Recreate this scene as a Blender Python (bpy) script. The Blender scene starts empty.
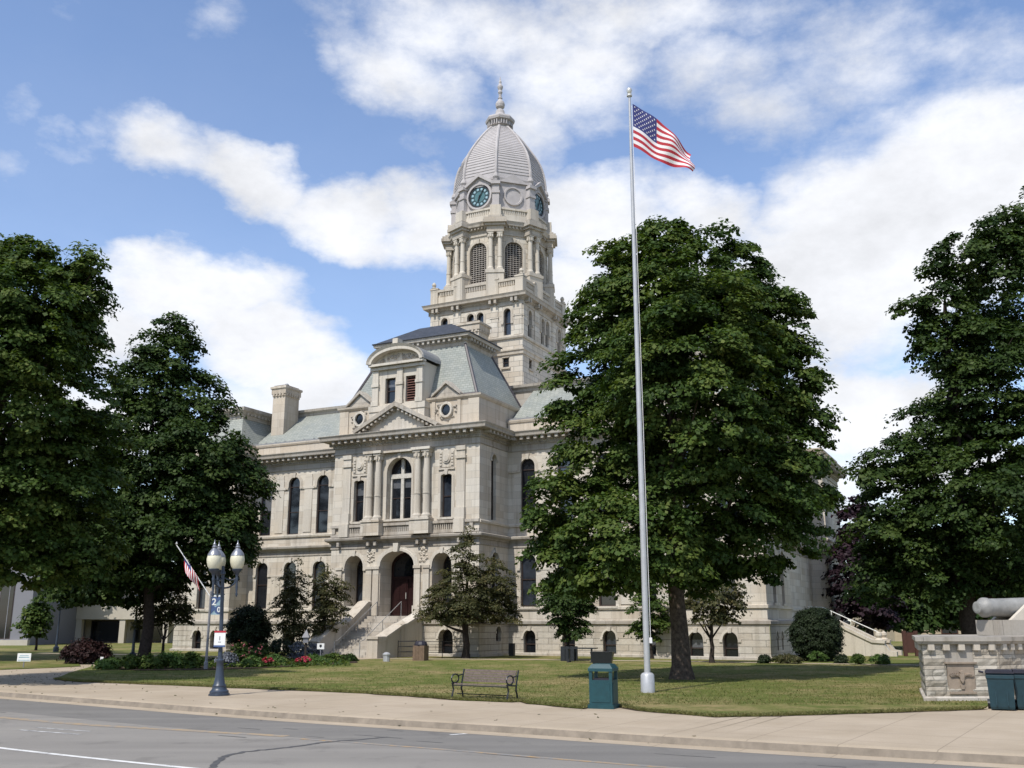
import bpy, math, random
import numpy as np
from mathutils import Vector, Matrix
R = math.radians
random.seed(7)
rng = np.random.default_rng(7)
scn = bpy.context.scene
col = scn.collection

# ------------------------------------------------------------------ camera
F_PX, PITCH, EYE = 984.8, .238, 2.0
cam_d = bpy.data.cameras.new('camera'); cam = bpy.data.objects.new('camera', cam_d); col.objects.link(cam)
cam_d.sensor_width = 36.0; cam_d.lens = F_PX / 1024 * 36.0; cam_d.clip_end = 3000; cam_d.clip_start = .1
cam.location = (0, 0, EYE); cam.rotation_euler = (math.pi / 2 + PITCH, 0, 0)
scn.camera = cam
CP, SP = math.cos(PITCH), math.sin(PITCH)

def at(px, py, Y):
    """world point that stands at distance Y down the view and at that place in the photo"""
    a = (px - 512) / F_PX; b = (384 - py) / F_PX
    d = Vector((a, CP - b * SP, SP + b * CP)); t = Y / d.y
    return Vector((0, 0, EYE)) + d * t
def gnd(px, py, z=0.0):
    a = (px - 512) / F_PX; b = (384 - py) / F_PX
    d = Vector((a, CP - b * SP, SP + b * CP)); t = (z - EYE) / d.z
    return Vector((0, 0, EYE)) + d * t

# ------------------------------------------------------------------ materials
class NT:
    def __init__(s, name):
        s.m = bpy.data.materials.new(name); s.m.use_nodes = True
        s.t = s.m.node_tree; s.n = s.t.nodes; s.l = s.t.links
        s.b = s.n['Principled BSDF']
    def add(s, typ, **kw):
        n = s.n.new(typ)
        for k, v in kw.items():
            if k.startswith('i_'):
                key = k[2:]
                key = int(key) if key.isdigit() else key.replace('_', ' ')
                n.inputs[key].default_value = v
            else: setattr(n, k, v)
        return n
    def link(s, a, b): s.l.new(a, b)
    def coord(s, scale=(1, 1, 1), kind='Object', rot=(0, 0, 0)):
        tc = s.add('ShaderNodeTexCoord'); mp = s.add('ShaderNodeMapping')
        mp.inputs['Scale'].default_value = scale; mp.inputs['Rotation'].default_value = rot
        s.link(tc.outputs[kind], mp.inputs['Vector']); return mp.outputs['Vector']
    def noise(s, vec, scale, detail=4, rough=.55, out='Fac'):
        n = s.add('ShaderNodeTexNoise'); n.inputs['Scale'].default_value = scale
        n.inputs['Detail'].default_value = detail; n.inputs['Roughness'].default_value = rough
        s.link(vec, n.inputs['Vector']); return n.outputs[out]
    def ramp(s, fac, stops):
        r = s.add('ShaderNodeValToRGB'); e = r.color_ramp.elements
        e[0].position, e[0].color = stops[0][0], (*stops[0][1], 1)
        e[1].position, e[1].color = stops[-1][0], (*stops[-1][1], 1)
        for p, c in stops[1:-1]:
            k = e.new(p); k.color = (*c, 1)
        s.link(fac, r.inputs['Fac']); return r.outputs['Color']
    def mix(s, a, b, fac, mode='MIX'):
        m = s.add('ShaderNodeMix', data_type='RGBA', blend_type=mode)
        for sock, v in ((m.inputs[0], fac), (m.inputs[6], a), (m.inputs[7], b)):
            if hasattr(v, 'is_output'): s.link(v, sock)
            elif isinstance(v, (int, float)): sock.default_value = v
            else: sock.default_value = (*v, 1)
        return m.outputs[2]
    def math(s, op, a, b=None, c=None):
        m = s.add('ShaderNodeMath', operation=op)
        for i, v in enumerate((a, b, c)):
            if v is None: continue
            if hasattr(v, 'is_output'): s.link(v, m.inputs[i])
            else: m.inputs[i].default_value = v
        return m.outputs[0]
    def bump(s, h, strength=.3, dist=.02):
        b = s.add('ShaderNodeBump'); b.inputs['Strength'].default_value = strength; b.inputs['Distance'].default_value = dist
        s.link(h, b.inputs['Height']); s.link(b.outputs['Normal'], s.b.inputs['Normal'])
    def out(s, color, rough=.8, metal=0, spec=None):
        if hasattr(color, 'is_output'): s.link(color, s.b.inputs['Base Color'])
        else: s.b.inputs['Base Color'].default_value = (*color, 1)
        if hasattr(rough, 'is_output'): s.link(rough, s.b.inputs['Roughness'])
        else: s.b.inputs['Roughness'].default_value = rough
        s.b.inputs['Metallic'].default_value = metal
        if spec is not None: s.b.inputs['Specular IOR Level'].default_value = spec
        return s.m
BW = lambda v: (v, v, v)

def stone(name, base, bh=.45, bw=1.1, joint=.6, jw=.012, bump=.25, stain=.55, tint=.12, rough_b=0.0):
    t = NT(name)
    tc = t.add('ShaderNodeTexCoord'); sp = t.add('ShaderNodeSeparateXYZ'); t.link(tc.outputs['Object'], sp.inputs[0])
    s = t.math('ADD', sp.outputs[0], sp.outputs[1])
    cb = t.add('ShaderNodeCombineXYZ'); t.link(s, cb.inputs[0]); t.link(sp.outputs[2], cb.inputs[1])
    br = t.add('ShaderNodeTexBrick'); br.offset = .5
    br.inputs['Scale'].default_value = 1; br.inputs['Brick Width'].default_value = bw; br.inputs['Row Height'].default_value = bh
    br.inputs['Mortar Size'].default_value = jw; br.inputs['Mortar Smooth'].default_value = .3
    br.inputs['Color1'].default_value = (*[c * (1 + tint) for c in base], 1)
    br.inputs['Color2'].default_value = (*[c * k for c, k in zip(base, (1 - tint * .6, 1 - tint * .9, 1 - tint * 1.2))], 1)
    br.inputs['Mortar'].default_value = (*[c * joint for c in base], 1)
    t.link(cb.outputs[0], br.inputs['Vector'])
    v = tc.outputs['Object']
    blot = t.ramp(t.noise(v, .35, 5, .6), [(.3, (1.05, 1.0, .93)), (.55, (1, 1, 1)), (.75, (.90, .90, .92))])
    c = t.mix(br.outputs['Color'], blot, .8, 'MULTIPLY')
    mp = t.add('ShaderNodeMapping'); mp.inputs['Scale'].default_value = (2.6, 2.6, .16); t.link(v, mp.inputs['Vector'])
    st = t.ramp(t.noise(mp.outputs['Vector'], 1.0, 6, .62), [(.5, (1, 1, 1)), (.72, (.62, .60, .57))])
    c = t.mix(c, st, stain, 'MULTIPLY')
    fine = t.noise(v, 14, 4, .7)
    c = t.mix(c, t.ramp(fine, [(.3, BW(.86)), (.7, BW(1.08))]), .7, 'MULTIPLY')
    h = t.math('MULTIPLY', br.outputs['Fac'], -1.0)
    h2 = t.math('ADD', h, t.math('MULTIPLY', t.noise(v, 3 if rough_b else 9, 5, .65), .35 + rough_b))
    t.bump(h2, bump, .06 if rough_b else .02)
    return t.out(c, .85, spec=.25)
M = {}
M['stone'] = stone('limestone', (.505, .47, .41), joint=.76, stain=.75, tint=.16)
M['stone_trim'] = stone('limestone trim', (.485, .45, .392), bh=5, bw=2.4, stain=.75, jw=.01)
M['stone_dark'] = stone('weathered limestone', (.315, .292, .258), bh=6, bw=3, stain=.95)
M['stone_rust'] = stone('rusticated limestone', (.44, .408, .355), bh=.36, bw=1.5, joint=.58, jw=.018, bump=.7, stain=.7, rough_b=.8, tint=.1)
M['stone_buff'] = stone('buff limestone', (.47, .42, .35), bh=.6, bw=1.6, joint=.8, stain=.7, tint=.10)
M['stone_tower'] = stone('tower limestone', (.505, .47, .41), bh=.40, bw=.95, joint=.55, jw=.02, bump=.5, stain=.5, tint=.16)
M['stone_grey'] = stone('grey limestone', (.395, .367, .325), bh=.5, bw=1.2, stain=.9)
M['rock'] = stone('rock faced stone', (.34, .315, .27), bh=.27, bw=.75, joint=.7, jw=.01, bump=.5, stain=.6, tint=.2, rough_b=.8)

def slate(name, c1, c2, rows=.17, bump=.4):
    t = NT(name)
    tc = t.add('ShaderNodeTexCoord'); sp = t.add('ShaderNodeSeparateXYZ'); t.link(tc.outputs['Object'], sp.inputs[0])
    s = t.math('ADD', sp.outputs[0], sp.outputs[1])
    cb = t.add('ShaderNodeCombineXYZ'); t.link(s, cb.inputs[0]); t.link(sp.outputs[2], cb.inputs[1])
    br = t.add('ShaderNodeTexBrick'); br.offset = .5
    br.inputs['Brick Width'].default_value = .3; br.inputs['Row Height'].default_value = rows; br.inputs['Scale'].default_value = 1
    br.inputs['Mortar Size'].default_value = .012
    br.inputs['Color1'].default_value = (*c1, 1); br.inputs['Color2'].default_value = (*c2, 1)
    br.inputs['Mortar'].default_value = (*[c * .55 for c in c1], 1)
    t.link(cb.outputs[0], br.inputs['Vector'])
    bl = t.ramp(t.noise(tc.outputs['Object'], .8, 5, .6), [(.3, (1.1, 1.08, 1.02)), (.7, (.85, .88, .9))])
    c = t.mix(br.outputs['Color'], bl, .8, 'MULTIPLY')
    t.bump(t.math('MULTIPLY', br.outputs['Fac'], -1.0), bump, .02)
    return t.out(c, .6, spec=.3)
M['slate'] = slate('grey green slate', (.29, .30, .275), (.235, .25, .23))
M['slate_dark'] = slate('dark slate', (.05, .055, .07), (.035, .04, .05))

def plain(name, c, rough=.6, metal=0, var=.25, scale=6, bump=0.0, spec=.4):
    t = NT(name); v = t.coord()
    f = t.noise(v, scale, 5, .65)
    cc = t.ramp(f, [(.3, [x * (1 - var) for x in c]), (.7, [min(1, x * (1 + var * .7)) for x in c])])
    if bump: t.bump(t.noise(v, scale * 4, 4), bump, .01)
    return t.out(cc, rough, metal, spec)
M['metal'] = plain('weathered grey sheet metal', (.40, .375, .37), .75, var=.16, scale=1.2, spec=.2)
M['dome'] = plain('dome sheet metal', (.43, .405, .405), .7, var=.12, scale=1.5, spec=.2)
M['glass'] = plain('dark window glass', (.012, .014, .018), .06, 0, .5, .6, spec=.6)
M['glass_blue'] = plain('blue grey window glass', (.028, .034, .045), .08, 0, .6, 1.1, spec=.7)
M['blind'] = plain('blind behind glass', (.10, .105, .115), .12, 0, .2, 2, spec=.6)
M['frame'] = plain('dark brown window frame', (.035, .022, .018), .5)
M['frame_white'] = plain('pale stone mullion', (.52, .49, .43), .7)
M['door'] = plain('dark red door', (.020, .0065, .0065), .4, var=.4)
M['dark'] = plain('deep shade interior', (.012, .012, .013), .9)
M['louvre'] = plain('reddish louvre slats', (.16, .075, .06), .7)
M['louvre_grey'] = plain('grey louvre slats', (.30, .27, .24), .7)
M['lead'] = plain('grey lead', (.23, .235, .24), .55)
M['gutter'] = plain('dark copper gutter', (.07, .06, .065), .5)
M['clock_face'] = plain('teal clock glass', (.075, .16, .17), .3, var=.2, scale=1.2)
M['clock_rim'] = plain('black clock iron', (.012, .013, .016), .5)
M['white'] = plain('white paint', (.74, .74, .72), .5, var=.06)
M['iron'] = plain('black cast iron', (.014, .016, .02), .45, spec=.5)
M['lamp_blue'] = plain('dark blue grey lamp paint', (.030, .042, .065), .4, var=.3, spec=.5)
M['globe'] = plain('cream lamp glass', (.62, .585, .44), .35, var=.1, scale=3)
M['galv'] = plain('galvanised cap', (.24, .25, .28), .35, .5)
M['pole'] = plain('aluminium pole', (.42, .42, .425), .42, .3, var=.12, scale=3)
M['teal'] = plain('teal plastic', (.009, .05, .06), .45, var=.2, bump=.1)
M['teal_dark'] = plain('dark teal bin', (.012, .038, .05), .45, var=.2, bump=.05)
M['bin_lid'] = plain('bin lid', (.022, .02, .03), .5)
M['wood'] = plain('weathered bench wood', (.15, .115, .10), .7, var=.4, scale=20, bump=.3)
M['brown'] = plain('brown litter bin', (.15, .10, .065), .7, var=.3)
M['steel'] = plain('stainless rail', (.5, .5, .5), .3, .7)
M['red'] = plain('flag red', (.40, .025, .04), .75, var=.12)
M['flag_white'] = plain('flag white', (.72, .70, .70), .75, var=.06)
M['blue'] = plain('flag blue', (.035, .04, .16), .75, var=.15)
M['banner_blue'] = plain('banner blue', (.06, .10, .22), .7)
M['banner_pale'] = plain('banner pale blue', (.28, .40, .46), .7)
M['gold'] = plain('gilt ball', (.62, .60, .55), .35, .4)
M['concrete_pale'] = plain('pale concrete building', (.46, .42, .35), .85, var=.12, scale=.5)
M['panel_grey'] = plain('grey metal panel', (.19, .19, .21), .6, var=.08, scale=.4)
M['tan'] = plain('tan brick', (.42, .34, .24), .85, var=.15, scale=3)
M['redbrown'] = plain('red brown paint', (.07, .028, .02), .7)
M['plaque'] = plain('brown stained plaque stone', (.27, .215, .165), .85, var=.25, scale=5, bump=.3)
M['cannon'] = plain('grey painted cannon', (.24, .235, .22), .55, var=.25, scale=4, bump=.1)
M['bark'] = plain('bark', (.075, .058, .045), .95, var=.55, scale=9, bump=1.0, spec=.1)
M['bark_dark'] = plain('dark bark', (.042, .034, .03), .95, var=.5, scale=9, bump=.8, spec=.1)

def leafmat(name, c_lo, c_mid, c_hi, trans=.35):
    t = NT(name)
    at_ = t.add('ShaderNodeAttribute', attribute_name='tone', attribute_type='GEOMETRY')
    v = t.coord()
    f = t.math('ADD', t.math('MULTIPLY', at_.outputs['Fac'], .75), t.math('MULTIPLY', t.noise(v, .45, 3), .25))
    c = t.ramp(f, [(.12, c_lo), (.5, c_mid), (.9, c_hi)])
    t.out(c, .6, spec=.18)
    tr = t.add('ShaderNodeBsdfTranslucent'); ms = t.add('ShaderNodeMixShader', i_0=trans)
    cc = t.mix(c, (1.15, 1.25, .5), 1.0, 'MULTIPLY'); t.link(cc, tr.inputs['Color'])
    o = t.n['Material Output']
    t.link(t.b.outputs[0], ms.inputs[1]); t.link(tr.outputs[0], ms.inputs[2]); t.link(ms.outputs[0], o.inputs['Surface'])
    return t.m
M['leaf_maple'] = leafmat('maple leaves', (.020, .042, .008), (.050, .086, .016), (.115, .142, .030), .28)
M['leaf_lime'] = leafmat('sunlit maple leaves', (.020, .042, .008), (.052, .088, .016), (.115, .142, .030), .28)
M['leaf_dark'] = leafmat('dark broad leaves', (.012, .027, .006), (.030, .056, .011), (.066, .094, .021), .25)
M['leaf_olive'] = leafmat('olive brown leaves', (.036, .042, .016), (.070, .072, .028), (.13, .105, .048), .3)
M['leaf_ever'] = leafmat('evergreen needles', (.009, .016, .007), (.016, .027, .010), (.028, .042, .016), .1)
M['leaf_purple'] = leafmat('purple leaves', (.010, .006, .010), (.020, .010, .016), (.036, .018, .026), .15)
M['leaf_barberry'] = leafmat('dark barberry leaves', (.012, .006, .006), (.022, .009, .009), (.036, .014, .012), .1)
M['leaf_fresh'] = leafmat('fresh green leaves', (.03, .065, .015), (.06, .11, .025), (.11, .16, .04), .25)
M['leaf_silver'] = leafmat('silvery lavender leaves', (.09, .10, .10), (.16, .17, .20), (.24, .24, .30), .2)
M['bloom_red'] = leafmat('red blooms', (.25, .015, .03), (.38, .03, .06), (.5, .08, .12), .2)
M['bloom_pink'] = leafmat('pink blooms', (.24, .05, .08), (.36, .10, .13), (.48, .2, .22), .2)

def ground_mat(name, kind):
    t = NT(name); v = t.coord()
    if kind == 'grass':
        big = t.noise(v, .22, 5, .6); mid = t.noise(v, 1.3, 5, .65); fine = t.noise(v, 14, 5, .75)
        c1 = t.ramp(mid, [(.3, (.088, .116, .026)), (.6, (.135, .150, .040)), (.8, (.18, .168, .06))])
        dry = t.ramp(t.math('ADD', t.math('MULTIPLY', big, .6), t.math('MULTIPLY', mid, .4)), [(.46, BW(0)), (.62, BW(1))])
        c = t.mix(c1, (.30, .23, .115), t.math('MULTIPLY', dry, .85))
        c = t.mix(c, t.ramp(fine, [(.3, BW(.55)), (.7, BW(1.3))]), .85, 'MULTIPLY')
        t.bump(t.noise(v, 30, 4, .8), .8, .04); return t.out(c, .95, spec=.1)
    if kind in ('asphalt', 'asphalt_blue'):
        big = t.noise(v, .25, 5, .6); fine = t.noise(v, 60, 3, .8)
        mp = t.add('ShaderNodeMapping'); mp.inputs['Rotation'].default_value = (0, 0, R(31)); mp.inputs['Scale'].default_value = (.05, .9, 1)
        t.link(v, mp.inputs['Vector'])
        lane = t.noise(mp.outputs['Vector'], 1.6, 4, .5)
        c = t.ramp(t.math('ADD', t.math('MULTIPLY', big, .4), t.math('MULTIPLY', lane, .6)), [(.3, (.175, .163, .147)), (.55, (.225, .21, .188)), (.75, (.275, .255, .222))])
        if kind == 'asphalt_blue': c = t.mix(c, (.76, .77, .785), 1.0, 'MULTIPLY')
        c = t.mix(c, t.ramp(fine, [(.3, BW(.75)), (.7, BW(1.25))]), .8, 'MULTIPLY')
        pat = t.ramp(t.noise(v, .9, 6, .7), [(.56, BW(1)), (.66, BW(.74))])
        c = t.mix(c, pat, .7, 'MULTIPLY')
        t.bump(fine, .35, .01); return t.out(c, .88, spec=.2)
    if kind == 'concrete':
        big = t.noise(v, .5, 5, .6); fine = t.noise(v, 30, 4, .8)
        c = t.ramp(big, [(.3, (.33, .268, .193)), (.6, (.395, .325, .242)), (.8, (.43, .36, .27))])
        mp = t.add('ShaderNodeMapping'); mp.inputs['Rotation'].default_value = (0, 0, R(32)); t.link(v, mp.inputs['Vector'])
        br = t.add('ShaderNodeTexBrick'); br.offset = 0
        for k, x in (('Scale', 1), ('Brick Width', 1.55), ('Row Height', 1.55), ('Mortar Size', .012), ('Mortar Smooth', .2)): br.inputs[k].default_value = x
        for k, x in (('Color1', 1.0), ('Color2', .93), ('Mortar', .6)): br.inputs[k].default_value = (x, x, x, 1)
        t.link(mp.outputs[0], br.inputs['Vector'])
        c = t.mix(c, br.outputs['Color'], .8, 'MULTIPLY')
        spots = t.ramp(t.noise(v, 3.5, 6, .75), [(.62, BW(1)), (.75, BW(.72))])
        c = t.mix(c, spots, .7, 'MULTIPLY')
        c = t.mix(c, t.ramp(fine, [(.3, BW(.85)), (.7, BW(1.1))]), .8, 'MULTIPLY')
        t.bump(fine, .25, .01); return t.out(c, .9, spec=.2)
    if kind == 'soil':
        c = t.ramp(t.noise(v, 5, 6, .7), [(.3, (.03, .022, .016)), (.7, (.085, .062, .045))]); t.bump(t.noise(v, 12, 5), .8, .05)
        return t.out(c, .95, spec=.1)
M['grass'] = ground_mat('lawn', 'grass'); M['asphalt'] = ground_mat('worn asphalt', 'asphalt'); M['asphalt_blue'] = ground_mat('bluish asphalt', 'asphalt_blue'); M['concrete'] = ground_mat('pavement concrete', 'concrete'); M['soil'] = ground_mat('bed soil', 'soil')
def paint(name, c, wear=.5):
    t = NT(name); v = t.coord()
    f = t.ramp(t.noise(v, 5, 6, .75), [(wear - .08, BW(0)), (wear + .1, BW(1))])
    return t.out(t.mix(c, (.20, .194, .185), f), .8)
M['paint_white'] = paint('worn white paint', (.62, .61, .58), .6)
M['paint_yellow'] = paint('worn yellow paint', (.40, .24, .085), .45)
M['paint_faded'] = paint('faded yellow paint', (.33, .235, .13), .50)
M['paint_worn'] = paint('badly worn white paint', (.5, .49, .47), .5)
M['kerb'] = plain('dirty kerb concrete', (.22, .185, .145), .9, var=.3, scale=3, bump=.2)
M['tar'] = plain('tar seal', (.075, .073, .072), .7, var=.3)
M['blade'] = leafmat('grass blades', (.09, .105, .03), (.14, .14, .05), (.24, .20, .09), .3)

# ------------------------------------------------------------------ mesh builder
class MB:
    def __init__(s): s.v = []; s.f = []; s.mi = []
    def face(s, pts, mi=0):
        b = len(s.v); s.v += [tuple(p) for p in pts]; s.f.append(tuple(range(b, b + len(pts)))); s.mi.append(mi)
    def grid(s, rows, closed_u=False, closed_v=False, mi=0):
        b = len(s.v); n = len(rows); k = len(rows[0])
        for r in rows: s.v += [tuple(p) for p in r]
        for i in range(n if closed_v else n - 1):
            for j in range(k if closed_u else k - 1):
                i2, j2 = (i + 1) % n, (j + 1) % k
                s.f.append((b + i * k + j, b + i * k + j2, b + i2 * k + j2, b + i2 * k + j)); s.mi.append(mi)
    def box(s, x0, x1, y0, y1, z0, z1, mi=0, M4=None):
        p = [(x, y, z) for z in (z0, z1) for y in (y0, y1) for x in (x0, x1)]
        if M4 is not None: p = [tuple(M4 @ Vector(q)) for q in p]
        b = len(s.v); s.v += p
        for f in ((0, 2, 3, 1), (4, 5, 7, 6), (0, 1, 5, 4), (2, 6, 7, 3), (0, 4, 6, 2), (1, 3, 7, 5)):
            s.f.append(tuple(b + i for i in f)); s.mi.append(mi)
    def prism(s, poly, axis_fn, d0, d1, mi=0):
        """poly (a,b) list, axis_fn(a,b,d)->xyz"""
        n = len(poly); b = len(s.v)
        s.v += [tuple(axis_fn(a, c, d0)) for a, c in poly] + [tuple(axis_fn(a, c, d1)) for a, c in poly]
        s.f.append(tuple(range(b, b + n))); s.mi.append(mi)
        s.f.append(tuple(range(b + 2 * n - 1, b + n - 1, -1))); s.mi.append(mi)
        for i in range(n):
            j = (i + 1) % n; s.f.append((b + i, b + n + i, b + n + j, b + j)); s.mi.append(mi)
    def lathe(s, prof, c=(0, 0), n=16, mi=0, phase=0, cap=True):
        rows = [[(c[0] + r * math.cos(2 * math.pi * k / n + phase), c[1] + r * math.sin(2 * math.pi * k / n + phase), z) for k in range(n)] for r, z in prof]
        s.grid(rows, closed_u=True, mi=mi)
        if cap:
            s.face(rows[0][::-1], mi); s.face(rows[-1], mi)
    def tube(s, pts, rad, n=8, mi=0, cap=True):
        pts = [Vector(p) for p in pts]
        if not hasattr(rad, '__len__'): rad = [rad] * len(pts)
        rows = []; ref = Vector((.31, .17, .93))
        for i, p in enumerate(pts):
            d = (pts[min(i + 1, len(pts) - 1)] - pts[max(i - 1, 0)]).normalized()
            a = d.cross(ref)
            if a.length < .1: a = d.cross(Vector((1, 0, 0)))
            a.normalize(); b = d.cross(a)
            rows.append([p + (a * math.cos(2 * math.pi * k / n) + b * math.sin(2 * math.pi * k / n)) * rad[i] for k in range(n)])
        s.grid(rows, closed_u=True, mi=mi)
        if cap: s.face(rows[0][::-1], mi); s.face(rows[-1], mi)
    def sweep(s, path, prof, closed=False, mi=0):
        """path of (x,y) with outward on the right hand; profile of (out,z)"""
        n = len(path); offs = []
        for i in range(n):
            p = Vector(path[i])
            a = Vector(path[i - 1]) if (closed or i > 0) else None
            c = Vector(path[(i + 1) % n]) if (closed or i < n - 1) else None
            ns = []
            for q0, q1 in ((a, p), (p, c)):
                if q0 is None or q1 is None: continue
                d = (q1 - q0).normalized(); ns.append(Vector((d.y, -d.x)))
            if len(ns) == 1: m = ns[0]
            else:
                m = ns[0] + ns[1]; m = m / max(.2, m.dot(ns[0]))
            offs.append((p, m))
        rows = [[(p.x + m.x * o, p.y + m.y * o, z) for p, m in offs] for o, z in prof]
        s.grid(rows, closed_u=closed, mi=mi)
        if not closed:
            s.face([r[0] for r in rows], mi); s.face([r[-1] for r in rows][::-1], mi)
    def mesh(s, name, mats, smooth=False):
        me = bpy.data.meshes.new(name); me.from_pydata(s.v, [], s.f)
        for m in (mats if isinstance(mats, (list, tuple)) else [mats]): me.materials.append(m)
        if any(s.mi): me.polygons.foreach_set('material_index', s.mi)
        if smooth:
            me.polygons.foreach_set('use_smooth', [True] * len(me.polygons))
            try: me.set_sharp_from_angle(angle=R(40))
            except Exception: pass
        me.update(); return me
    def cut(s): s.cuts = getattr(s, 'cuts', []) + [(len(s.v), len(s.f))]
    def build_pieces(s, name, mats, parent=None):
        ends = s.cuts[1:] + [(len(s.v), len(s.f))]
        for (v0, f0), (v1, f1) in zip(s.cuts, ends):
            if f1 == f0: continue
            p = MB(); p.v = s.v[v0:v1]; p.f = [tuple(i - v0 for i in f) for f in s.f[f0:f1]]; p.mi = s.mi[f0:f1]
            p.build(name, mats, parent)
    def build(s, name, mats, parent=None, smooth=False):
        return link(s.mesh(name, mats, smooth), name, parent)
def link(me, name, parent=None, loc=(0, 0, 0), rz=0):
    o = bpy.data.objects.new(name, me); col.objects.link(o)
    o.parent = parent; o.location = loc; o.rotation_euler = (0, 0, rz); return o
def tag(o, label, cat, group=None, kind=None):
    if label: o['label'] = label
    if cat: o['category'] = cat
    if group: o['group'] = group
    if kind: o['kind'] = kind
    return o
def thing(name, label, cat, loc=(0, 0, 0), rz=0, group=None):
    o = link(None, name, None, loc, rz); o.empty_display_size = .3
    return tag(o, label, cat, group)
def structure(o): o['kind'] = 'structure'; return o
def dup(o, parent=None):
    c = o.copy(); col.objects.link(c)
    if parent is not None: c.parent = parent
    for ch in o.children: dup(ch, c)
    return c

# ------------------------------------------------------------------ setting: ground, road, pavement
def cat(pts, n=10):
    out = []
    P = [Vector(p) for p in pts]
    for i in range(len(P) - 1):
        p0, p1, p2, p3 = P[max(i - 1, 0)], P[i], P[i + 1], P[min(i + 2, len(P) - 1)]
        for k in range(n):
            t = k / n
            out.append(.5 * ((2 * p1) + (p2 - p0) * t + (2 * p0 - 5 * p1 + 4 * p2 - p3) * t * t + (3 * p1 - p0 - 3 * p2 + p3) * t ** 3))
    out.append(P[-1]); return out
def offset(line, d):
    res = []
    for i, p in enumerate(line):
        t = (line[min(i + 1, len(line) - 1)] - line[max(i - 1, 0)]).normalized()
        res.append(p + Vector((-t.y, t.x)) * d)
    return res
curb = cat([(-90, 82), (-45, 51.5), (-15.48, 31.0), (-5.95, 24.3), (-.04, 20.75), (3.52, 18.55), (7.98, 16.2), (14, 13.3), (30, 6), (70, -11)])
mb = MB(); mb.face([(-900, -400, -.30), (900, -400, -.30), (900, 1600, -.30), (-900, 1600, -.30)]); structure(mb.build('ground', M['grass']))
def strip(mb, a, b, z0, z1, mi=0): mb.grid([[(p.x, p.y, z0) for p in a], [(p.x, p.y, z1) for p in b]], mi=mi)
mb = MB(); strip(mb, offset(curb, -15), curb, -.15, -.15); structure(mb.build('road', M['asphalt']))
mb = MB()
strip(mb, offset(curb, -.45), curb, -.146, -.140)
structure(mb.build('gutter_pan', M['concrete']))
mb = MB()
c1 = offset(curb, .03); c2 = offset(curb, .17)
strip(mb, curb, c1, -.15, -.02); strip(mb, c1, c2, -.02, .004, 1); strip(mb, c2, offset(curb, .172), .004, -.01, 1)
structure(mb.build('kerb', [M['kerb'], M['concrete']]))
# pavement sheet from the kerb to beyond the lawns
back = offset(curb, 60)
mb = MB(); strip(mb, c2, [Vector((p.x * 1.0, p.y)) for p in back], 0, 0); structure(mb.build('pavement', M['concrete']))
def sheet(name, pts, z, m, kind='structure'):
    mb = MB(); mb.face([(p[0], p[1], z) for p in pts]); o = mb.build(name, m); o['kind'] = kind; return o
g2 = lambda x, y: tuple(gnd(x, y)[:2])
jit = lambda pts, a=.06: [(p[0] + random.uniform(-a, a), p[1] + random.uniform(-a, a)) for p in pts]
def dens(pts, step=.4):
    out = []
    for i in range(len(pts) - 1):
        a, b = Vector(pts[i]), Vector(pts[i + 1]); n = max(1, int((b - a).length / step))
        out += [tuple(a.lerp(b, k / n)) for k in range(n)]
    out.append(tuple(pts[-1])); return out
front_edge = dens([tuple(p) for p in cat([g2(56, 679.5), g2(80, 682), g2(110, 683), g2(220, 687.5), g2(350, 693), g2(452, 699.5)], 8)]) + dens([g2(455, 700.2), g2(512, 702.5), g2(520, 702)]) + dens([g2(530, 704), g2(584, 709), g2(588, 706), g2(618, 707), g2(640, 711), g2(690, 715.5), g2(716, 717.3), g2(760, 716.5), g2(850, 714), g2(930, 711.5), g2(986, 709.5)])
front_edge = jit(front_edge, .05)
lawn_pts = front_edge + [g2(992, 704), (14.6, 28.9), (19.5, 29.5), (24, 48), (60, 56), (60, 130), (-75, 130), (-40, 70), g2(120, 662), g2(90, 667.5), g2(70, 673)]
from mathutils.geometry import tessellate_polygon
def sheet_tess(name, pts, z, m):
    mb = MB(); tri = tessellate_polygon([[Vector((p[0], p[1], 0)) for p in pts]])
    mb.v = [(p[0], p[1], z) for p in pts]; mb.f = [tuple(t) for t in tri]; mb.mi = [0] * len(tri)
    n = len(pts)
    b = len(mb.v); mb.v += [(p[0], p[1], z - .05) for p in pts]
    for i in range(n):
        j = (i + 1) % n; mb.f.append((i, j, b + j, b + i)); mb.mi.append(0)
    me = mb.mesh(name, m); 
    o = link(me, name); o['kind'] = 'structure'
    return o
sheet_tess('lawn', lawn_pts, .028, M['grass'])
left_lawn = jit(dens([g2(-120, 671.5), g2(-40, 670.5), g2(0, 670), g2(40, 668.5), g2(82, 666.5)]), .06) + [(-24, 56), (-40, 72), (-95, 90), (-60, 60)]
sheet_tess('side_lawn', left_lawn, .030, M['grass'])
fe_ = [Vector(p) for p in front_edge]; off_ = offset(fe_, -1.0); mb = MB()
outer = [p + (q - p).normalized() * random.uniform(.02, .16) for p, q in zip(fe_, off_)]
mb.grid([[(p.x, p.y, .006) for p in outer], [(p.x, p.y, .006) for p in fe_]]); structure(mb.build('bare_soil_strip', M['soil']))
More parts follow.
